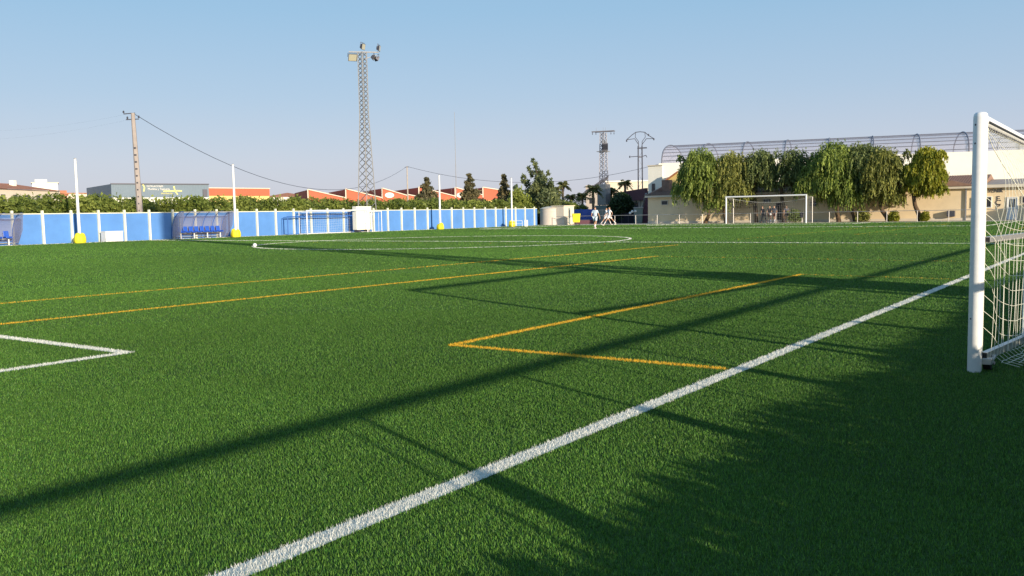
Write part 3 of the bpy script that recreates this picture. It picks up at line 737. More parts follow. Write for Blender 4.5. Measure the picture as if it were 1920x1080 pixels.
tr = MB(); q = AD*.30+Vector((.2, -.55, Hp-2.0)); tr.box(q, (.75, .6, .95), rz=.6)
for k in range(5): tr.box(q+AD*(-.3+.15*k)+Vector((.25, -.3, 0)), (.03, .2, .7), rz=.6)
tro = tr.build('transformer', M['dark_metal'], py1)
for k in range(3): MB().tube(q+AD*(-.22+.22*k)+Vector((0, 0, .48)), q+AD*(-.22+.22*k)+Vector((0, 0, .95)), .06, 6, .03).build('bushing', M['galv'], tro)
MB().box(Vector((0, 0, Hp-2.55)), (1.3, 1.3, .08)).build('platform', M['galv'], py1)
MB().box((0, 0, 1.1), (1.7, 1.7, 2.2)).build('plinth', M['grey_green'], py1)
MB().box((0, 0, 3.6), (1.25, 1.25, 2.7)).build('anti_climb_panel', M['galv'], py1)
p2_ = PR(1200, 247, 122)
py2 = empty('arched_pylon', (p2_.x, p2_.y, 0), label='pylon with arched head frame, right of the one with the transformer', cat='pylon')
Hp = p2_.z
def two_leg(w):
    mb = MB()
    for s in (-1, 1): mb.tube(AD*s*w*1.2, AD*s*w+Vector((0, 0, Hp-1.9)), .085, 6)
    z = .5; k = 1
    while z < Hp-2.4:
        mb.tube(AD*-k*w*1.1+Vector((0, 0, z)), AD*k*w*1.1+Vector((0, 0, z+1.0)), .02, 4); z += 1.0; k = -k
    for zz in (3.2, Hp-3.4): mb.bar(AD*-w*1.3+Vector((0, 0, zz)), AD*w*1.3+Vector((0, 0, zz)), .10, .18)
    return mb
two_leg(.26).build('mast', M['dark_metal'], py2)
hd = MB()
def q2(u, v): p = PR(u, v, 122); return p-p2_+Vector((0, 0, Hp))
head = [q2(1175, 262), q2(1185, 253), q2(1192, 248), q2(1200, 247), q2(1209, 248), q2(1216, 254), q2(1226, 260)]
hd.path(head, .055, 5); hd.path([q2(1175, 262), q2(1190, 260), q2(1198, 272)], .045, 5); hd.path([q2(1226, 260), q2(1212, 260), q2(1203, 272)], .045, 5)
hd.path([q2(1192, 248), q2(1191, 257), q2(1197, 265)], .04, 5); hd.path([q2(1209, 248), q2(1210, 257), q2(1204, 265)], .04, 5)
hd.path([q2(1197, 265), q2(1197, 278)], .05, 5); hd.path([q2(1204, 265), q2(1204, 278)], .05, 5)
hd.path([q2(1183, 294), q2(1197, 293)], .05, 5); hd.path([q2(1203, 294), q2(1211, 291), q2(1213, 295)], .05, 5); hd.path([q2(1195, 278), q2(1213, 277)], .09, 5)
hd.build('head_frame', M['dark_metal'], py2)
for (a, b) in ((1175, 264), (1226, 261), (1181, 294), (1216, 253)):
    MB().lathe([(.04, -.15), (.10, -.08), (.10, .08), (.04, .15)], tuple(q2(a, b)), 8).build('insulator', M['dark_metal'], py2)

# ---------------------------------------------------------------- distant buildings on the left
def block(name, u0, r0, u1, r1, vt, depth, m, label, cat='building', parent_part='wall', z0=0, group=None):
    A, B = PR(u0, vt, r0), PR(u1, vt, r1); H = (A.z+B.z)/2
    root = empty(name, (A.x, A.y, 0), label=label, cat=cat, group=group)
    e = Vector((B.x-A.x, B.y-A.y, 0)); L = e.length; root.rotation_euler = (0, 0, math.atan2(e.y, e.x))
    MB().box((L/2, depth/2, (H+z0)/2), (L, depth, H-z0)).build(parent_part, m, root)
    return root, L, H
# houses at far left
r_, L_, H_ = block('house', -60, 165, 112, 185, 355, 10, M['cream_wall'], 'wide low house with terracotta roof at the far left edge')
zr = (PR(40, 343, 175)).z
MB().prism([(-.4, -.5, H_), (L_*.98, -.5, H_), (L_*.70, 4.0, zr), (.3, 4.0, zr)], (0, .15, .05)).build('roof', M['terracotta'], r_)
MB().prism([(-.4, 4.6, zr), (L_*.70, 4.6, zr), (L_*.98, 10.5, H_), (-.4, 10.5, H_)], (0, 0, .12)).build('rear_roof', M['terracotta'], r_)
MB().box((L_*.62, 2.8, zr-.05), (.8, .8, 1.3)).build('chimney', M['white_wall'], r_)
for k in range(7): MB().box((L_*(.08+.13*k), -.02, H_-1.5), (1.1, .08, 1.1)).build('window', M['glass_dark'], r_)
r_, L_, H_ = block('house', 60, 205, 108, 205, 343, 8, M['white_wall'], 'white upper house stepping down behind the terracotta roof')
MB().box((L_*.35, 3, H_+.35), (2.2, 2.5, .9)).build('roof_turret', M['white_wall'], r_)
MB().box((L_*.5, 4, H_+.05), (L_+.4, 8.4, .15)).build('roof', M['cream_wall'], r_)
r_, L_, H_ = block('house', 95, 200, 125, 200, 357, 8, M['terracotta'], 'small brick coloured gable end right of the white upper house')
MB().prism([(-.3, -.3, H_), (L_+.3, -.3, H_-.9), (L_+.3, 8, H_-.9), (-.3, 8, H_)], (0, 0, .2)).build('roof', M['terracotta'], r_)
r_, L_, H_ = block('house', 122, 210, 185, 212, 363, 8, M['cream_wall'], 'low pale house seen just above the orchard, behind the first white pole')
MB().box((L_/2, 4, H_+.08), (L_+.5, 8.5, .16)).build('roof', M['terracotta'], r_)
r_, L_, H_ = block('house', 178, 212, 207, 212, 358, 8, M['white_wall'], 'tiny white house touching the left end of the grey warehouse')
MB().box((L_/2, 4, H_+.08), (L_+.5, 8.5, .16)).build('roof', M['terracotta'], r_)
r_, L_, H_ = block('house', 500, 220, 578, 220, 369, 8, M['white_wall'], 'low pale house between the red and yellow building and the saw-tooth factory')
MB().prism([(-.3, -.3, H_), (L_+.3, -.3, H_), (L_*.5, 4, H_+1.0)], (0, .2, .1)).build('roof', M['terracotta'], r_)
# grey warehouse
r_, L_, H_ = block('warehouse', 208, 152, 391, 156, 345.5, 18, M['grey_blue'], 'grey blue clad warehouse with a white and yellow sign behind the utility pole')
zc = PR(300, 370, 152).z
MB().box((L_/2, -.06, zc/2), (L_-.1, .12, zc)).build('lower_wall', M['white_wall'], r_)
mb = MB()
for k in range(60): mb.box((L_*(k+.5)/60, -.015, (zc+H_)/2), (.05, .03, H_-zc-.2))
mb.build('cladding_rib', M['grey_blue'], r_)
MB().box((L_/2, -.04, H_+.05), (L_+.1, .3, .16)).build('parapet', M['dark_metal'], r_)
MB().box((L_*.955, -.1, zc+.75), (.7, .16, 1.2)).build('vent', M['dark_metal'], r_)
def textobj(body, size, m, parent, loc, name='lettering', ext=.02, align='LEFT', rot=(rad(90), 0, 0), sx=1.0):
    c = bpy.data.curves.new(name, 'FONT'); c.body = body; c.size = size; c.extrude = ext; c.align_x = align; c.resolution_u = 2
    tmp = bpy.data.objects.new(name, c); COL.objects.link(tmp)
    dg = bpy.context.evaluated_depsgraph_get(); me = bpy.data.meshes.new_from_object(tmp.evaluated_get(dg))
    COL.objects.unlink(tmp); bpy.data.objects.remove(tmp)
    me.materials.clear(); me.materials.append(m)
    o = bpy.data.objects.new(name, me); COL.objects.link(o); o.parent = parent; o.location = loc; o.rotation_euler = rot; o.scale = (sx, 1, 1)
    return o
def wx(u): 
    A = PR(208, 345.5, 152); B = PR(391, 345.5, 156); p = PR(u, 350, 154); e = (B-A); e.z = 0; e.normalize(); return (p-A).dot(e)
def wz(v): return PR(310, v, 154).z
M['sign_white'] = mat('sign_white', (.78, .74, .66), .5); M['sign_yellow'] = mat('sign_yellow', (.72, .66, .22), .5)
textobj('OSTALACIONES', wz(346.5)-wz(351), M['sign_white'], r_, (wx(272), -.06, wz(350.8)), sx=.92)
textobj('Muebles y Tapicería', (wz(351)-wz(356.5))*1.0, M['sign_white'], r_, (wx(274), -.06, wz(356.2)), sx=.9)
textobj('distribución', (wz(358)-wz(363))*.95, M['sign_yellow'], r_, (wx(300), -.06, wz(364)), sx=.95)
mb = MB()
for ua, va, ub, vb in ((265, 346, 268, 352), (268, 352, 266, 359), (327, 349, 328.5, 357), (328.5, 357, 334, 365), (329, 357.5, 343, 358), (305, 358.6, 328, 358.2)):
    a = Vector((wx(ua), -.05, wz(va))); b = Vector((wx(ub), -.05, wz(vb))); mb.bar(a, b, .06, .20)
mb.build('sign_star', M['sign_yellow'], r_)
# red and yellow building
r_, L_, H_ = block('shop_building', 388, 160, 504.5, 166, 353.5, 14, M['yellow_wall'], 'yellow walled building with a broad red band behind the second pole')
zb = PR(446, 367, 163).z
MB().box((L_/2, -.07, (zb+H_)/2), (L_, .14, H_-zb)).build('red_band', M['red_wall'], r_)
MB().box((L_/2, 0, H_+.06), (L_+.2, .4, .14)).build('coping', M['cream_wall'], r_)
# saw-tooth factory
A = PR(577, 380, 175); B = PR(957, 380, 185)
e = Vector((B.x-A.x, B.y-A.y, 0)); Lf = e.length; e.normalize()
fac = empty('factory', (A.x, A.y, 0), math.atan2(e.y, e.x), label='long red factory with saw-tooth gables and white oval signs', cat='building')
def fx(u, v=360):
    d = ray(u, v); n = Vector((-e.y, e.x, 0)); t = ((A-Vector(CP)).dot(n))/Vector(d).dot(n); p = Vector(CP)+Vector(d)*t
    return (p-A).dot(e), p.z
teeth = [(577, 356, 649, 372), (648, 355, 716, 371.5), (716, 353.5, 764, 367.5), (764, 365.5, 785, 369.5), (785, 351.5, 853, 368.5), (853, 352, 905, 366.5), (905, 352, 957, 360)]
for (ua, va, ub, vb) in teeth:
    xa, za = fx(ua, va); xb, zb = fx(ub, vb)
    w_ = MB().prism([(xa, 0, 0), (xb, 0, 0), (xb, 0, zb), (xa, 0, za)], (0, 22, 0)).build('gable', M['red_wall'], fac)
    MB().bar((xa, -.1, za+.10), (xb, -.1, zb+.10), .35, .18).build('coping', M['cream_wall'], w_)
    MB().bar((xa-.02, -.1, zb if False else za-2.0), (xa-.02, -.1, za+.15), .2, .16).build('edge_trim', M['cream_wall'], w_)
for (u, v) in ((730, 366), (796, 366), (864, 366)):
    x_, z_ = fx(u, v)
    s_ = MB().prism([(x_+.92*math.cos(t*math.pi/12), -.16, z_+.52*math.sin(t*math.pi/12)) for t in range(24)], (0, .12, 0)).build('oval_sign', M['sign_white'], fac)
    MB().prism([(x_+.5*math.cos(t*math.pi/8), -.19, z_+.20*math.sin(t*math.pi/8)) for t in range(16)], (0, .02, 0)).build('sign_mark', M['cream_wall'], s_)
xa, _ = fx(579); xb, _ = fx(957)
MB().box(((xa+xb)/2, -.08, fx(760, 378)[1]/2), (xb-xa, .16, fx(760, 378)[1])).build('lower_wall', M['yellow_wall'], fac)

# ---------------------------------------------------------------- tank, kiosk, bin, middle background
tc_ = PR(1037, 425, 99); tk = empty('water_tank', (tc_.x, tc_.y, 0), label='round cream plastered tank at the end of the blue wall', cat='tank')
Rt = (PR(1060, 420, 99)-PR(1013, 420, 99)).length/2*1.02; Ht = PR(1037, 391, 99).z
MB().lathe([(Rt, 0), (Rt, Ht-.05), (Rt+.04, Ht-.04), (Rt+.04, Ht)], n=40).build('body', M['tank'], tk, smooth=True)
MB().lathe([(Rt+.05, Ht), (Rt*.8, Ht+.14), (Rt*.4, Ht+.24), (.02, Ht+.28)], n=40).build('roof', M['cream_wall'], tk, smooth=True)
for z_ in (.5, 1.0, 1.5): MB().lathe([(Rt+.002, z_-.015), (Rt+.015, z_), (Rt+.002, z_+.015)], n=40).build('hoop', M['cream_wall'], tk)
kk, L_, H_ = block('kiosk', 1057, 97.0, 1076, 98.6, 386.5, 1.6, M['cream_wall'], 'small cream kiosk with a narrow dark door joined to the round tank')
d_ = MB().box((L_*.52, -.03, .98), (.30, .06, 1.75)).build('door', M['grey_green'], kk)
MB().box((L_*.52, -.075, 1.2), (.16, .03, .9)).build('door_panel', M['dark_metal'], d_)
MB().box((L_/2, .8, H_+.04), (L_+.16, 1.8, .08)).build('roof', M['cream_wall'], kk)
bn = PR(1080.5, 425, 95.5)
b_ = empty('waste_bin', (bn.x, bn.y, .0), YAW, label='bright yellow wheeled bin beside the kiosk', cat='bin')
MB().prism([(-.33, -.3, .28), (.36, -.3, .28), (.42, -.38, 1.12), (-.42, -.38, 1.12)], (0, .66, 0)).build('body', M['yellow'], b_, bevel=.03)
MB().box((0, -.05, 1.17), (.9, .78, .10), rx=.05).build('lid', M['yellow'], b_, bevel=.03)
MB().tube((0, -.1, .0), (0, -.1, .3), .06, 8).build('stand', M['dark_metal'], b_)
for s in (-1, 1): MB().tube((s*.30, .15, .09), (s*.36, .15, .09), .09, 12).build('wheel', M['black'], b_)
# low white goal/bench near the pole
g_ = PR(983, 428, 90)
bg_ = empty('hurdle_frame', (g_.x, g_.y, 0), YAW, label='low white tubular frame with a white panel near the end of the blue wall', cat='frame')
m_ = MB()
for x_ in (-1.2, -.2): m_.tube((x_, 0, 0), (x_, 0, .62), .02, 6)
m_.tube((-1.2, 0, .62), (-.2, 0, .62), .02, 6); m_.tube((-1.2, 0, .3), (-.2, 0, .3), .015, 6); m_.build('frame', M['white_paint'], bg_)
MB().box((.2, 0, .34), (.36, .35, .66)).build('panel', M['white_paint'], bg_, bevel=.03)

# blue screen / gate beyond the tank
r_, L_, H_ = block('blue_screen', 1076, 103, 1116, 103, 392.5, .12, M['blue_plastic'], 'deep blue screen fence between the yellow bin and the players')
for k in range(4): MB().box((L_*k/3, -.06, H_/2+.05), (.07, .07, H_+.1)).build('post', M['blue_metal'], r_)
r_, L_, H_ = block('retaining_wall', 1076, 100.5, 1118, 100.5, 413, .3, M['maroon'], 'low dark wall below the blue screen')
MB().box((L_/2, .15, H_+.03), (L_, .36, .05)).build('coping', M['dark_metal'], r_)
r_, L_, H_ = block('metal_gate', 1118, 101.5, 1140, 101.5, 392.5, .1, M['grey_green'], 'grey green sheet metal gate behind the two players', cat='gate', parent_part='panel')
for x_ in (0, L_/2, L_): MB().box((x_, -.04, H_/2), (.07, .10, H_+.04)).build('frame', M['galv'], r_)
for z_ in (.1, H_-.1): MB().box((L_/2, -.065, z_), (L_, .04, .07)).build('rail', M['galv'], r_)
r_, L_, H_ = block('dark_fence', 1140, 103, 1216, 103, 399, .15, M['cloth_dark'], 'long black screen fence behind the railing and below the dark tree', cat='fence', parent_part='panel')
for k in range(7): MB().box((L_*k/6, -.1, H_/2), (.06, .06, H_+.05)).build('post', M['dark_metal'], r_)
# grey building behind pylon, pale long wall, maroon hall
r_, L_, H_ = block('grey_building', 1098, 150, 1139, 150, 347, 10, M['concrete'], 'grey building with slanting roof edge behind the palms and the transformer pylon')
MB().prism([(-.2, -.2, H_-1.3), (L_+.2, -.2, H_+1.3), (L_+.2, -.2, H_+1.6), (-.2, -.2, H_-1.0)], (0, 10.4, 0)).build('roof', M['dark_metal'], r_)
for k in range(2): MB().box((L_*(.3+.4*k), -.04, H_-2.6), (.9, .08, 1.0)).build('window', M['glass_dark'], r_)
r_, L_, H_ = block('pale_building', 1136, 160, 1222, 160, 341, 10, M['cream_wall'], 'long pale flat roofed building behind the arched pylon')
MB().box((L_/2, 5, H_+.12), (L_+.4, 10.4, .24)).build('roof', M['white_wall'], r_)
r_, L_, H_ = block('maroon_hall', 1155, 118, 1216, 112, 360, 8, M['cream_wall'], 'hall with a dark maroon roof band left of the clubhouse')
zlo = PR(1190, 376, 114).z; zhi = PR(1214, 353, 113).z; zh0 = PR(1160, 362, 117).z
MB().prism([(0, -.5, zlo), (L_, -.5, zlo), (L_, -.5, zhi), (0, -.5, zh0)], (0, .4, 0)).build('roof_band', M['maroon'], r_)
MB().box((L_*.55, -.04, 1.9), (L_*.3, .08, 1.2)).build('window', M['glass_dark'], r_)
for k in range(3): MB().box((L_*(.2+.28*k), -.12, zlo/2), (.25, .22, zlo)).build('pillar', M['concrete'], r_)
# brown slanting buttress next to the clubhouse
A = PR(1200, 420, 104); B = PR(1216, 420, 101)
bt = empty('brick_ramp_wall', (A.x, A.y, 0), math.atan2(B.y-A.y, B.x-A.x), label='dark brick wall with a sloping pale edge against the left end of the clubhouse', cat='wall')
Lb = (B-A).length; zt_ = PR(1214, 365, 101).z
MB().prism([(0, 0, 0), (Lb, 0, 0), (Lb, 0, zt_), (Lb*.82, 0, zt_)], (0, .3, 0)).build('wall', M['maroon'], bt)
MB().bar((-.05, -.04, 0), (Lb*.78, -.04, zt_+.15), .2, .14).build('edge', M['galv'], bt)

# round white things by the railing
random.seed(5)
for (u, v, lab) in ((1181.5, 399.5, 'lowest of three white balls hanging beside the railing'), (1185.5, 396.5, 'middle of three white balls hanging beside the railing'), (1191.5, 396, 'rightmost of three white balls hanging beside the railing')):
    p = PR(u, v, 97.5)
    o = MB().lathe([(.002, -.14), (.07, -.12), (.125, -.06), (.14, 0), (.125, .06), (.07, .12), (.002, .14)], (0, 0, 0), 14).build('hanging_ball', M['white_paint'], smooth=True)
    o.location = p; tag(o, lab, 'ball', 'white balls by the railing')
p = PR(1197, 410, 98.5)
o = empty('rubbish_container', (p.x, p.y, 0), YAW, label='tall grey container standing behind the railing near the clubhouse corner', cat='container')
MB().prism([(-.38, -.3, .05), (.38, -.3, .05), (.48, -.35, 1.7), (-.48, -.35, 1.7)], (0, .7, 0)).build('body', M['grey_green'], o, bevel=.04)
MB().box((0, 0, 1.75), (1.0, .85, .1)).build('lid', M['galv'], o, bevel=.03)

# ---------------------------------------------------------------- clubhouse
YB = 97.0
def cxp(u): return PY(u, 400, YB).x
X0, X1 = cxp(1215), 9.0
HB = PY(1500, 362, YB).z
club = empty('clubhouse', (0, 0, 0), label='long beige single-storey clubhouse with a tiled roof behind the trees and far goal', cat='building')
xs = cxp(1838)
MB().box(((X0+xs)/2, YB+4, HB/2-.1), (xs-X0, 8, HB+.2)).build('wall', M['beige_wall'], club)
MB().box(((xs+X1)/2, YB+4.5, HB/2-.1), (X1-xs-.004, 8, HB+.2)).build('wing_wall', M['beige_wall'], club)
# fascia, roof
MB().box(((X0+xs)/2, YB-.12, HB+.08), (xs-X0+.4, .5, .20)).build('fascia', M['cream_wall'], club)
MB().box(((xs+X1)/2+.1, YB+.32, HB+.12), (X1-xs, .6, .26)).build('fascia', M['cream_wall'], club)
rf = MB().prism([(X0-.25, YB-.4, HB+.19), (X0-.25, YB+4, HB+1.25), (X0-.25, YB+8.4, HB+.19)], (xs-X0+.5, 0, 0)).build('roof', M['tile_brown'], club)
MB().prism([(xs+.3, YB+.05, HB+.26), (xs+.3, YB+4.5, HB+.80), (xs+.3, YB+8.8, HB+.26)], (X1-xs-.3, 0, 0)).build('roof', M['tile_pale'], club)
mb = MB()
for k in range(150):
    x_ = X0+.1+(xs-X0)*k/150
    mb.tube((x_, YB-.37, HB+.22), (x_, YB+3.9, HB+1.25), .045, 5)
mb.build('ridge_tiles', M['tile_brown'], rf)
gx_ = cxp(1790)
MB().prism([(gx_-1.6, YB-.45, HB+.2), (gx_+1.8, YB-.45, HB+.2), (gx_-.3, YB-.45, HB+.72)], (0, 3, 0)).build('gable_roof', M['tile_brown'], rf)
MB().box((PY(1250.5, 350, YB+2).x, YB+2.0, HB+1.0), (.85, .8, 1.7)).build('chimney', M['tile_brown'], rf)
def window(u0, v0, u1, v1, m='glass_dark', bars=0, name='window', y=YB, frame='cream_wall'):
    A, B = PY(u0, v0, y), PY(u1, v1, y); xc, zc_ = (A.x+B.x)/2, (A.z+B.z)/2; w_, h_ = abs(B.x-A.x), abs(A.z-B.z)
    f = MB(); t = .07
    f.box((xc, y-.03, zc_+h_/2+t/2), (w_+2*t, .10, t)); f.box((xc, y-.03, zc_-h_/2-t/2), (w_+2*t, .10, t))
    f.box((xc-w_/2-t/2, y-.03, zc_), (t, .098, h_)); f.box((xc+w_/2+t/2, y-.03, zc_), (t, .098, h_))
    o = f.build(name, M[frame], club)
    MB().box((xc, y-.004, zc_), (w_, .03, h_)).build('pane', M[m], o)
    if bars:
        b = MB()
        for k in range(1, bars): b.tube((xc-w_/2+w_*k/bars, y-.06, zc_-h_/2), (xc-w_/2+w_*k/bars, y-.06, zc_+h_/2), .018, 6)
        b.tube((xc-w_/2, y-.06, zc_), (xc+w_/2, y-.06, zc_), .018, 6); b.build('grille', M['white_paint'], o)
    return o
window(1241, 377, 1252, 383.5)
window(1432, 374, 1445, 380, bars=4)
window(1405, 374, 1416, 380)
window(1456, 381, 1470, 414, 'wood_door', name='door', frame='concrete')
window(1520, 378, 1532, 386, bars=3)
window(1580, 378, 1590, 384)
window(1824, 372, 1837, 388, bars=3)
yw = YB+.5
window(1843, 370, 1858, 388, y=yw, frame='white_paint')
d_ = window(1890, 371, 1906, 410, 'white_paint', name='door', y=yw, frame='white_paint')
A_, B_ = PY(1892, 373, yw), PY(1904, 388, yw)
b = MB()
for k in range(3): b.box((A_.x+(B_.x-A_.x)*(k+.5)/3, yw-.03, (A_.z+B_.z)/2), ((B_.x-A_.x)/3*.6, .03, A_.z-B_.z))
b.build('glazing', M['glass_dark'], d_)
window(1917, 369, 1930, 380, y=yw)
MB().box((cxp(1811), YB-.09, HB/2), (.10, .10, HB)).build('drainpipe', M['galv'], club)
zt = PY(1860, 361, yw).z; hl = PY(1860, 353.5, yw).z-zt
textobj('EL PORVENIR', hl*1.35, M['dark_metal'], club, (PY(1881, 358, yw).x, yw-.02, zt), align='RIGHT', sx=.92)
for ch, vv in (('F', 377), ('C', 384), ('P', 391.5)):
    p = PY(1871.5, vv, yw); textobj(ch, .62, M['dark_metal'], club, (p.x, yw-.02, p.z), align='CENTER', sx=1.1)
mb = MB()
p = PY(1784, 405, YB); MB().box((p.x, YB-.25, .62), (.6, .45, .5)).build('wall_unit', M['dark_metal'], club)
MB().box(((X0+xs)/2, YB-.03, .12), (xs-X0, .06, .24)).build('plinth', M['cream_wall'], club)

# hall behind, with vaulted frame
rot = rad(15)
hx0, hy0 = -41.62, 102.1
hall = empty('sports_hall', (hx0, hy0, 0), rot, label='large white hall topped by a barrel vaulted roof with ribs, behind the clubhouse', cat='building')
HL = 52; hz = 6.65
MB().box((HL/2-.15, 7.5, hz/2), (HL+.3, 15, hz)).build('wall', M['white_wall'], hall)
mb = MB(); VD = 7.0; VH = 2.3; n = 14
def vp(t, g=0): return (.3+VD-(VD+g)*math.cos(math.pi*t), hz+.02+(VH+g)*math.sin(math.pi*t)**.8)
pr = [vp(i/n) for i in range(n+1)]
for (ya, za), (yb, zb) in zip(pr[:-1], pr[1:]): mb.add([(0, ya, za), (HL, ya, za), (HL, yb, zb), (0, yb, zb)], [(0, 1, 2, 3)])
mb.build('vault', M['vault'], hall, smooth=True)
for t_ in (.02, .08, .14, .21, .29, .39, .5):
    y_, z_ = vp(t_, .05); MB().tube((-.02, y_, z_), (HL, y_, z_), .036, 5).build('purlin', M['frame_grey'], hall)
x_ = 0
while x_ < HL:
    m_ = MB(); m_.path([(x_, a, b) for a, b in [vp(i/24, .11) for i in range(25)]], .07, 5)
    m_.build('rib', M['frame_grey'], hall, smooth=True); x_ += 4.4
pa = MB(); pa.prism([(.02, a, b) for a, b in pr], (.03, 0, 0)); pa.build('gable_sheet', M['vault'], hall)
# stepped white annex at hall's left
r_, L_, H_ = block('annex', 1215, 101.2, 1242, 100.4, 311, 4, M['white_wall'], 'white stepped annex at the left end of the hall')
MB().box((L_/2, -.02, H_+.05), (L_+.1, .2, .1)).build('coping', M['cream_wall'], r_)
MB().box((L_*.38, -.06, PR(1228, 352, 101).z), (.35, .1, .9)).build('window', M['glass_dark'], r_)
pz = PR(1250, 345, 101).z
o = empty('stair_block', (PY(1256, 345, 101.0).x, 101.0, 0), label='small ochre gabled block between the chimney and the white hall', cat='building')
MB().prism([(-.7, 0, 0), (.9, 0, 0), (.9, 0, pz+1.1), (-.7, 0, pz+.1)], (0, .8, 0)).build('wall', M['yellow_wall'], o)
MB().bar((-.8, -.05, pz+.15), (1.0, -.05, pz+1.25), .3, .12).build('roof', M['terracotta'], o)
# store building out at the right that shades the clubhouse end
st = empty('store_building', (11.5, 94.5, 0), label='low white store standing beyond the right edge of the photo', cat='building')
MB().box((0, 0, 2.0), (7, 9, 4.0)).build('wall', M['white_wall'], st)
MB().box((0, 0, 4.08), (7.4, 9.4, .16)).build('roof', M['concrete'], st)

# ---------------------------------------------------------------- railings
def railing(name, pts, h, sp, label, post_r=.03, rail_r=.025, mid=False, m='galv'):
    root = empty(name, (0, 0, 0), label=label, cat='railing')
    a, b = Vector(pts[0]), Vector(pts[1]); L = (b-a).length; d = (b-a).normalized()
    MB().tube(a+Vector((0, 0, h)), b+Vector((0, 0, h)), rail_r, 8).build('rail', M[m], root, smooth=True)
    k = 0; s = 0
    while s <= L+.01:
        p = a+d*s; MB().tube(p, p+Vector((0, 0, h)), post_r, 8).build('post', M[m], root, smooth=True); s += sp
    return root
railing('end_railing', ((-50.0, 93.2, 0), (3.7, 93.2, 0)), .95, 2.45, 'thin grey railing along the far end of the pitch')
# low wall with railing on the near side (beyond the right edge of the photo)
nw = empty('near_side_wall', (3.85, 0, 0), label='low wall with a railing on the near side, beyond the right edge', cat='wall')
MB().box((.06, 44, .22), (.22, 106, .50)).build('wall', M['concrete'], nw)
nq = 90000; yq = rng.uniform(5, 48, nq); zq = .40+.30*rng.random(nq)**2.0*(.93+.05*np.sin(yq*1.7)+.05*np.sin(yq*4.1))  # leaves added above the wall, out of view, to soften its shadow edge
npmesh('foliage', quads(np.stack([4.05+rng.uniform(-.12, .25, nq), yq, zq], 1), unit(rng.normal(size=(nq, 3))), unit(rng.normal(size=(nq, 3))), rng.uniform(.03, .06, nq), rng.uniform(.05, .09, nq)), 4, M['leaf'],
       tag(empty('shadow_edge_hedge', (0, 0, 0)), 'unseen hedge added along the near side wall to soften its shadow edge', 'hedge'), np.repeat(leafcol(nq, 'citrus', rng.random(nq)), 4, 0))
MB().tube((-.03, -9, 1.12), (-.03, 97, 1.12), .034, 10).build('rail', M['galv'], nw, smooth=True)
ys = -8.9+.02
for k in range(60):
    y_ = 11.93+1.725*(k-12)
    if -9 < y_ < 97 and k != 12: MB().tube((-.03, y_, .5), (-.03, y_, .80), .075, 8).tube((-.03, y_, .80), (-.03, y_, 1.09), .022, 8).build('post', M['galv'], nw)
for k in range(-8, 34):
    y_ = 13.44+2.83*k
    if -9 < y_ < 97: MB().tube((-.03, y_, .5), (-.03, y_, 1.09), .012, 6).build('baluster', M['galv'], nw)

# ---------------------------------------------------------------- far goal
GY = PL; gL = -PW/2-3.66; gR = -PW/2+3.66
gl = empty('football_goal', (-PW/2, GY, 0), label='full size white goal at the far end of the pitch with people behind it', cat='goal')
for s in (-1, 1):
    MB().tube((s*3.72, 0, 0), (s*3.72, 0, 2.5), .075, 12).build('post', M['white_paint'], gl, smooth=True)
    sp_ = MB(); sp_.tube((s*3.72, 1.8, 0), (s*3.72, 1.8, 2.35), .035, 8); sp_.build('net_stanchion', M['galv'], gl)
    MB().tube((s*3.72, 0, 2.44), (s*3.72, 1.8, 2.35), .012, 5).build('net_rope', M['net_grey'], gl)
MB().tube((-3.78, 0, 2.5), (3.78, 0, 2.5), .075, 12).build('crossbar', M['white_paint'], gl, smooth=True)
nb = MB()
def topz(x): return 2.33-.42*(1-(x/3.72)**2)
nb.path([(x, 1.8, topz(x)) for x in np.linspace(-3.72, 3.72, 21)], .018, 5)
for x in np.linspace(-3.7, 3.7, 38):
    nb.path([(x, 0, 2.45), (x, .9, (2.45+topz(x))/2-.12), (x, 1.8, topz(x)), (x, 1.9, 1.2), (x, 1.9, .02)], .0035, 3)
for j in range(12):
    nb.path([(x, 1.88, topz(x)*(j+.5)/12.5) for x in np.linspace(-3.72, 3.72, 16)], .0035, 3)
for s in (-1, 1):
    for j in range(10): nb.path([(s*3.7, 0, .24*j+.1), (s*3.7, 1.8, .23*j+.1)], .0035, 3)
    for j in range(8): nb.path([(s*3.7, .22*j+.1, 2.4), (s*3.7, .22*j+.1, .02)], .0035, 3)
nb.build('net', M['net_grey'], gl)

# ---------------------------------------------------------------- near goal
ng = empty('small_sided_goal', (1.62, 19.39, 0), label='white small-sided goal with folded net frame at the right edge, close to the camera', cat='goal')
def mk_post(y):
    mb = MB(); n = 28; r = .051
    mb.lathe([(r-.004, .0), (r, .006), (r, 1.962), (r-.004, 1.985), (r-.016, 1.998), (.004, 2.003)], (0, y, 0), n)
    p = mb.build('post', M['white_paint'], ng, smooth=True)
    sc_ = MB()
    for z_ in (1.905, 1.765, .42):
        q = Vector((-.03, y-.0415, z_)); d = Vector((-.55, -.83, 0)).normalized()
        c = Vector((0, y, z_))+d*.0505; sc_.tube(c-d*.004, c+d*.0015, .0075, 10)
    sc_.build('screw', M['dark_metal'], p)
    return p
post0 = mk_post(0); mk_post(6.0)
MB().tube((0, .045, 1.945), (0, 5.955, 1.945), .046, 24).build('crossbar', M['white_paint'], ng, smooth=True)
hk = MB()
for k in range(40): hk.box((.018, .12+.15*k, 1.893), (.014, .035, .022))
hk.build('net_hooks', M['dark_metal'], ng)
gr = MB().box((.046, 3.0, 1.93), (.006, 5.8, .014)).build('net_groove', M['black'], ng)
fa = rad(7.5); FD = Vector((math.sin(fa), math.cos(fa), 0)); FO = Vector((.062, .03, 0))
def F(s, z, off=0): return FO+FD*s+Vector((math.cos(fa)*off, -math.sin(fa)*off, z))
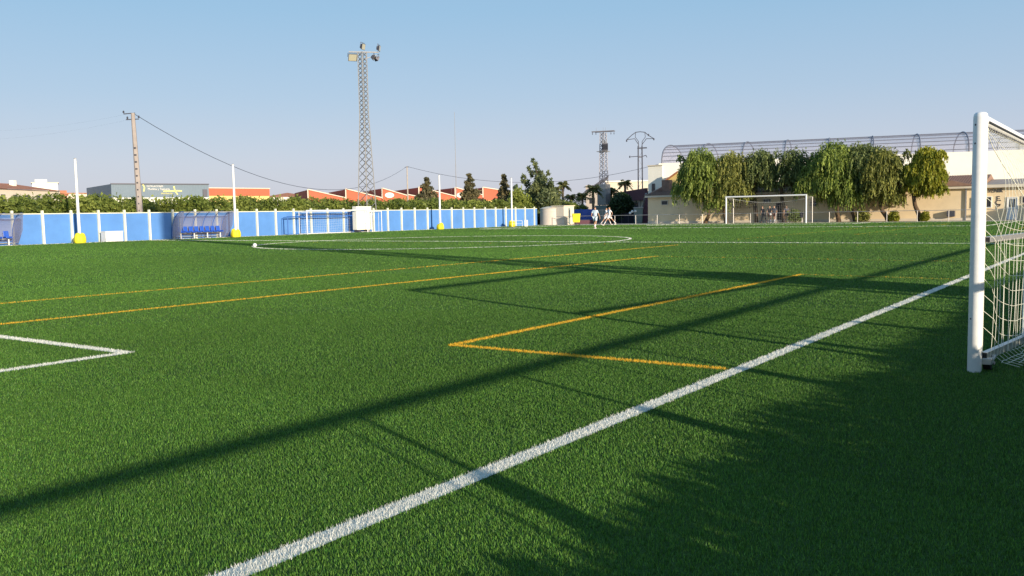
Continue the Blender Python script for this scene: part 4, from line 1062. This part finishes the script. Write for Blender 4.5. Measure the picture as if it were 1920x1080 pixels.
fr = MB().bar(F(.0, 1.03), F(6.0, 1.03), .045, .045).build('middle_bar', M['alu'], ng, bevel=.003)
MB().bar(F(-.004, 1.03), F(.004, 1.03), .036, .036).build('end_cap', M['black'], fr)
fr2 = MB().bar(F(.0, .125), F(6.0, .125), .045, .06).build('ground_bar', M['alu'], ng, bevel=.003)
MB().bar(F(-.004, .125), F(.004, .125), .037, .05).build('end_cap', M['black'], fr2)
for s in (1.17, 4.8): MB().tube(F(s, .15), F(s, 1.01), .016, 12).build('upright', M['white_paint'], ng, smooth=True)
wb = MB(); wb.lathe([(.01, -.03), (.058, -.026), (.062, 0), (.058, .026), (.01, .03)], (0, 0, 0), 20)
wo = wb.build('wheel', M['black'], ng, smooth=True); wo.rotation_euler = (0, rad(90), 0); wo.location = F(.10, .062, .0)
MB().tube(F(.10, .062, -.04), F(.10, .062, .05), .014, 10).build('axle', M['galv'], wo.parent)
br_ = MB(); br_.box(F(.03, .085), (.10, .09, .05)); br_.bar(F(.05, .07, .03), F(.17, .11, .03), .03, .022); br_.build('hinge_bracket', M['alu'], ng, bevel=.004)
# net: cords
net = MB(); cr = .0019
def sag(s):
    q = s % 1.17 if s < 3.51 else s % 1.2
    return .30*(1-math.exp(-q/.30))-.02*q
rs = random.Random(3)
zlev = [z for z in np.arange(.30, 1.75, .125)]
offs = [rs.uniform(-.02, .02) for _ in range(80)]
# vertical cords below the middle bar
for k in range(1, 76):
    s = .09*k+rs.uniform(-.006, .006)
    if s > 5.95: break
    ph = rs.uniform(0, 6.28)
    net.path([F(s+.005*math.sin(6*z+ph)-.05*(1-z), z, .03+.01*math.sin(3*z+ph)) for z in np.linspace(1.02, .10, 9)], cr, 4)
for k in range(1, 42):
    s = .12*k+rs.uniform(-.006, .006)
    if s > 5.95: break
    y_ = min(5.9, s*1.0)
    pts = []
    for t in np.linspace(0, 1, 9):
        top = Vector((0.02, y_, 1.895)); bot = F(s, 1.05, .03)
        p = top.lerp(bot, t); p.x += .10*math.sin(math.pi*t); pts.append(p)
    net.path(pts, cr*.8, 4)
# long drooping cords
for j, z0_ in enumerate(np.arange(.34, 1.42, .125)):
    pts = []
    for s in np.linspace(0, 5.95, 96):
        z = z0_-sag(s)
        pts.append(F(s, max(.09, z), .03+.015*math.sin(s*9+j)))
    pts[0] = Vector((.04, .03, z0_+.02)); net.path(pts, cr, 4)
for j, z0_ in enumerate((1.86, 1.72, 1.58, 1.46, 1.34)):
    pts = []
    for s in np.linspace(0, 5.95, 72):
        q = s % 1.5; z = z0_-.16*math.sin(math.pi*q/1.5)**.8-.10*(1-math.exp(-s))
        t = (1.895-z)/.85; y_ = s
        top = Vector((.02, y_, 1.895)); bot = F(s, 1.05, .03); p = top.lerp(bot, min(1, max(0, t))); p.x += .16*math.sin(math.pi*min(1, max(0, t))); p.z = max(1.05, z); pts.append(p)
    net.path(pts, cr*.8, 4)
# border rope and ground slack
net.path([Vector((.045, .05, 1.88-.2*i)) for i in range(10)], .0032, 5)
net.path([Vector((.03+.30*t+.05*math.sin(3*t), .10+1.3*t, 1.86-.85*t**.75)) for t in np.linspace(0, 1, 14)], .0035, 5)
for j in range(4):
    net.path([F(s, .035+.022*abs(math.sin(7*s+j)), .06+.05*j+.02*math.sin(11*s+2*j)) for s in np.linspace(.18+.05*j, 5.9, 110)], .0026, 4)
for k in range(60):
    s = .2+.095*k; net.path([F(s, .10, .03), F(s+.03, .05, .08), F(s+.01, .03, .2)], cr, 4)
net.build('net', M['net'], ng)

# ---------------------------------------------------------------- people
def skin_obj(name, pts, edges, radii, m, parent, root=0, sub=1):
    me = bpy.data.meshes.new(name); me.from_pydata([tuple(p) for p in pts], edges, []); me.materials.append(m)
    o = bpy.data.objects.new(name, me); COL.objects.link(o); o.parent = parent
    sk = o.modifiers.new('skin', 'SKIN'); sk.use_smooth_shade = True
    lay = me.skin_vertices[0] if me.skin_vertices else None
    if lay is None:
        bpy.context.view_layer.objects.active = o
        import bmesh
        bm = bmesh.new(); bm.from_mesh(me); bm.verts.layers.skin.verify(); bm.to_mesh(me); bm.free(); lay = me.skin_vertices[0]
    for i, r in enumerate(radii):
        r = r if isinstance(r, tuple) else (r, r); lay.data[i].radius = r; lay.data[i].use_root = (i == root)
    if sub:
        s = o.modifiers.new('sub', 'SUBSURF'); s.levels = sub; s.render_levels = sub
    return o
def person(name_label, loc, rz, H=1.75, shirt='kit_white', shorts='kit_white', sock='kit_white', hair='hair', stride=.3, arms=.25, bend=0.0, long_trousers=False, group='people'):
    k = H/1.75
    root = empty('person', loc, rz, label=name_label, cat='person', group=group); root.scale = (k, k, k)
    # facing -Y ; left = +X
    hip = Vector((0, 0, .93)); ch = Vector((0, -bend*.35, 1.28)); nk = Vector((0, -bend*.5, 1.47)); hd_ = Vector((0, -bend*.55-.02, 1.58)); tp_ = Vector((0, -bend*.55-.01, 1.70))
    P = [hip, ch, nk, hd_, tp_]; E = [(0, 1), (1, 2), (2, 3), (3, 4)]; Rr = [(.13, .10), (.15, .10), .055, (.085, .095), (.075, .085)]
    J = {}
    for s, sg in (('L', 1), ('R', -1)):
        st_ = stride*sg
        hp = Vector((.09*sg, 0, .90)); kn = Vector((.11*sg, -st_*.55, .50)); an = Vector((.12*sg, -st_*.9+(.10 if st_ < 0 else 0), .09+(.04 if st_ < 0 else 0))); toe = an+Vector((0.02*sg, -.17, -.05))
        b = len(P); P += [hp, kn, an, toe]; E += [(0, b), (b, b+1), (b+1, b+2), (b+2, b+3)]; Rr += [.085, .057, .037, .038]
        sh = Vector((.18*sg, ch.y-bend*.1, 1.41)); el = Vector((.25*sg, sh.y+arms*sg*.35, 1.14)); wr = Vector((.27*sg, el.y-.14-arms*sg*-.1, .93)); pm = wr+Vector((0, -.03, -.08))
        b2 = len(P); P += [sh, el, wr, pm]; E += [(1, b2), (b2, b2+1), (b2+1, b2+2), (b2+2, b2+3)]; Rr += [.055, .040, .027, (.035, .02)]
        for f in range(4):
            q = pm+Vector((0, -.028+.018*f, -.03)); b3 = len(P); P += [q, q+Vector((-.01*sg, -.005, -.045-.006*(1.5-abs(f-1.5)))), q+Vector((-.025*sg, -.008, -.075))]; E += [(b2+3, b3), (b3, b3+1), (b3+1, b3+2)]; Rr += [.009, .008, .007]
        b3 = len(P); P += [wr+Vector((0, -.045, -.05)), wr+Vector((-.01*sg, -.065, -.09))]; E += [(b2+2, b3), (b3, b3+1)]; Rr += [.010, .008]
        J[s] = (hp, kn, an, toe, sh, el, wr)
    skin_obj('body', P, E, Rr, M['skin'], root)
    # face details
    mb = MB()
    mb.lathe([(.002, -.012), (.012, 0), (.002, .012)], tuple(hd_+Vector((0, -.105, .0))), 8); mb.build('nose', M['skin'], root)
    skin_obj('hair', [hd_+Vector((0, .03, .03)), tp_+Vector((0, .012, .005)), tp_+Vector((0, -.035, .0))], [(0, 1), (1, 2)], [(.09, .07), (.09, .085), (.07, .05)], M[hair], root)
    # shirt
    P = [hip+Vector((0, 0, -.02)), hip.lerp(ch, .5), ch, nk+Vector((0, 0, -.035))]; E = [(0, 1), (1, 2), (2, 3)]; Rr = [(.165, .125), (.16, .12), (.175, .12), .075]
    for s in 'LR':
        hp, kn, an, toe, sh, el, wr = J[s]; b = len(P); P += [sh, sh.lerp(el, .75)]; E += [(2, b), (b, b+1)]; Rr += [.075, .062]
    skin_obj('shirt', P, E, Rr, M[shirt], root)
    P = [hip+Vector((0, 0, .03))]; E = []; Rr = [(.16, .125)]
    for s in 'LR':
        hp, kn, an, toe, sh, el, wr = J[s]; b = len(P)
        if long_trousers: P += [hp, kn, an+Vector((0, 0, .03))]; E += [(0, b), (b, b+1), (b+1, b+2)]; Rr += [.105, .075, .06]
        else: P += [hp, hp.lerp(kn, .75)]; E += [(0, b), (b, b+1)]; Rr += [.11, .10]
    skin_obj('shorts' if not long_trousers else 'trousers', P, E, Rr, M[shorts], root)
    for s in 'LR':
        hp, kn, an, toe, sh, el, wr = J[s]
        if not long_trousers: skin_obj('sock', [kn.lerp(an, .25), an+Vector((0, 0, .02))], [(0, 1)], [.055, .043], M[sock], root)
        skin_obj('shoe', [an+Vector((0, .03, -.03)), toe+Vector((0, -.02, .0))], [(0, 1)], [(.045, .04), (.045, .035)], M['black' if long_trousers else 'kit_white'], root)
    return root
def at(u, v, r): p = PR(u, v, r); return (p.x, p.y, 0)
vd = YAW
q = G(1116, 429.5); person('player in pale kit standing left of the pair on the far pitch', (q.x, q.y, 0), vd+2.6, 1.78, 'kit_pale', 'kit_pale', 'kit_white', stride=.18, arms=.3, group='players on the far pitch')
q = PR(1143, 427, 88); person('player in white kit in mid stride, right of the pair', (q.x, q.y, 0), vd-1.4, 1.86, 'kit_white', 'kit_white', 'kit_white', stride=.62, arms=.6, group='players on the far pitch')
q = PR(1137, 426, 90); person('player in white kit partly hidden behind the striding one', (q.x, q.y, 0), vd+1.3, 1.78, 'kit_white', 'kit_white', 'kit_white', stride=.5, arms=.5, group='players on the far pitch')
q = PR(1120, 424, 100); person('dark haired onlooker in dark clothes behind the pale kit player', (q.x, q.y, 0), vd+.2, 1.72, 'cloth_dark', 'cloth_dark', stride=.1, long_trousers=True, group='onlookers')
yp = 94.2
for u, lab, sh, so, lt, st_, rz, bd in ((1432, 'person in black leaning over the railing, leftmost behind the far goal', 'cloth_dark', 'cloth_dark', True, .2, -2.0, .35),
        (1443, 'person in dark top and dull red shorts, second from left behind the far goal', 'cloth_dark', 'cloth_red', False, .2, .3, .2),
        (1452, 'person in grey top and dull red shorts beside the dark doorway', 'cloth_grey', 'cloth_red', False, .15, -.3, .1),
        (1474, 'person in grey in front of the dark doorway, rightmost behind the far goal', 'cloth_grey', 'cloth_dark', False, .2, .5, .3)):
    p = PY(u, 416, yp); person(lab, (p.x, yp, 0), rz, 1.66, sh, so, stride=st_, bend=bd, long_trousers=lt, group='people behind the far goal')
p = PY(1503, 403, 93.0)
bk = empty('backpack', (p.x, 93.05, p.z-.25), label='black backpack hanging on the end railing inside the right post of the far goal', cat='bag')
MB().box((0, 0, .22), (.34, .18, .46)).build('body', M['cloth_dark'], bk, bevel=.06)
MB().box((0, -.11, .14), (.26, .07, .22)).build('pocket', M['cloth_dark'], bk, bevel=.03)
MB().path([(-.06, .1, .42), (0, .1, .52), (.06, .1, .42)], .012, 6).build('strap', M['cloth_dark'], bk)
p = PY(1440.5, 402, 93.3)
o = MB().lathe([(.001, -.11), (.06, -.09), (.10, -.045), (.11, 0), (.10, .045), (.06, .09), (.001, .11)], (0, 0, 0), 14).build('football', M['white_paint'], smooth=True)
o.location = (p.x, 93.9, p.z); tag(o, 'white ball held in front of the people behind the far goal', 'ball')
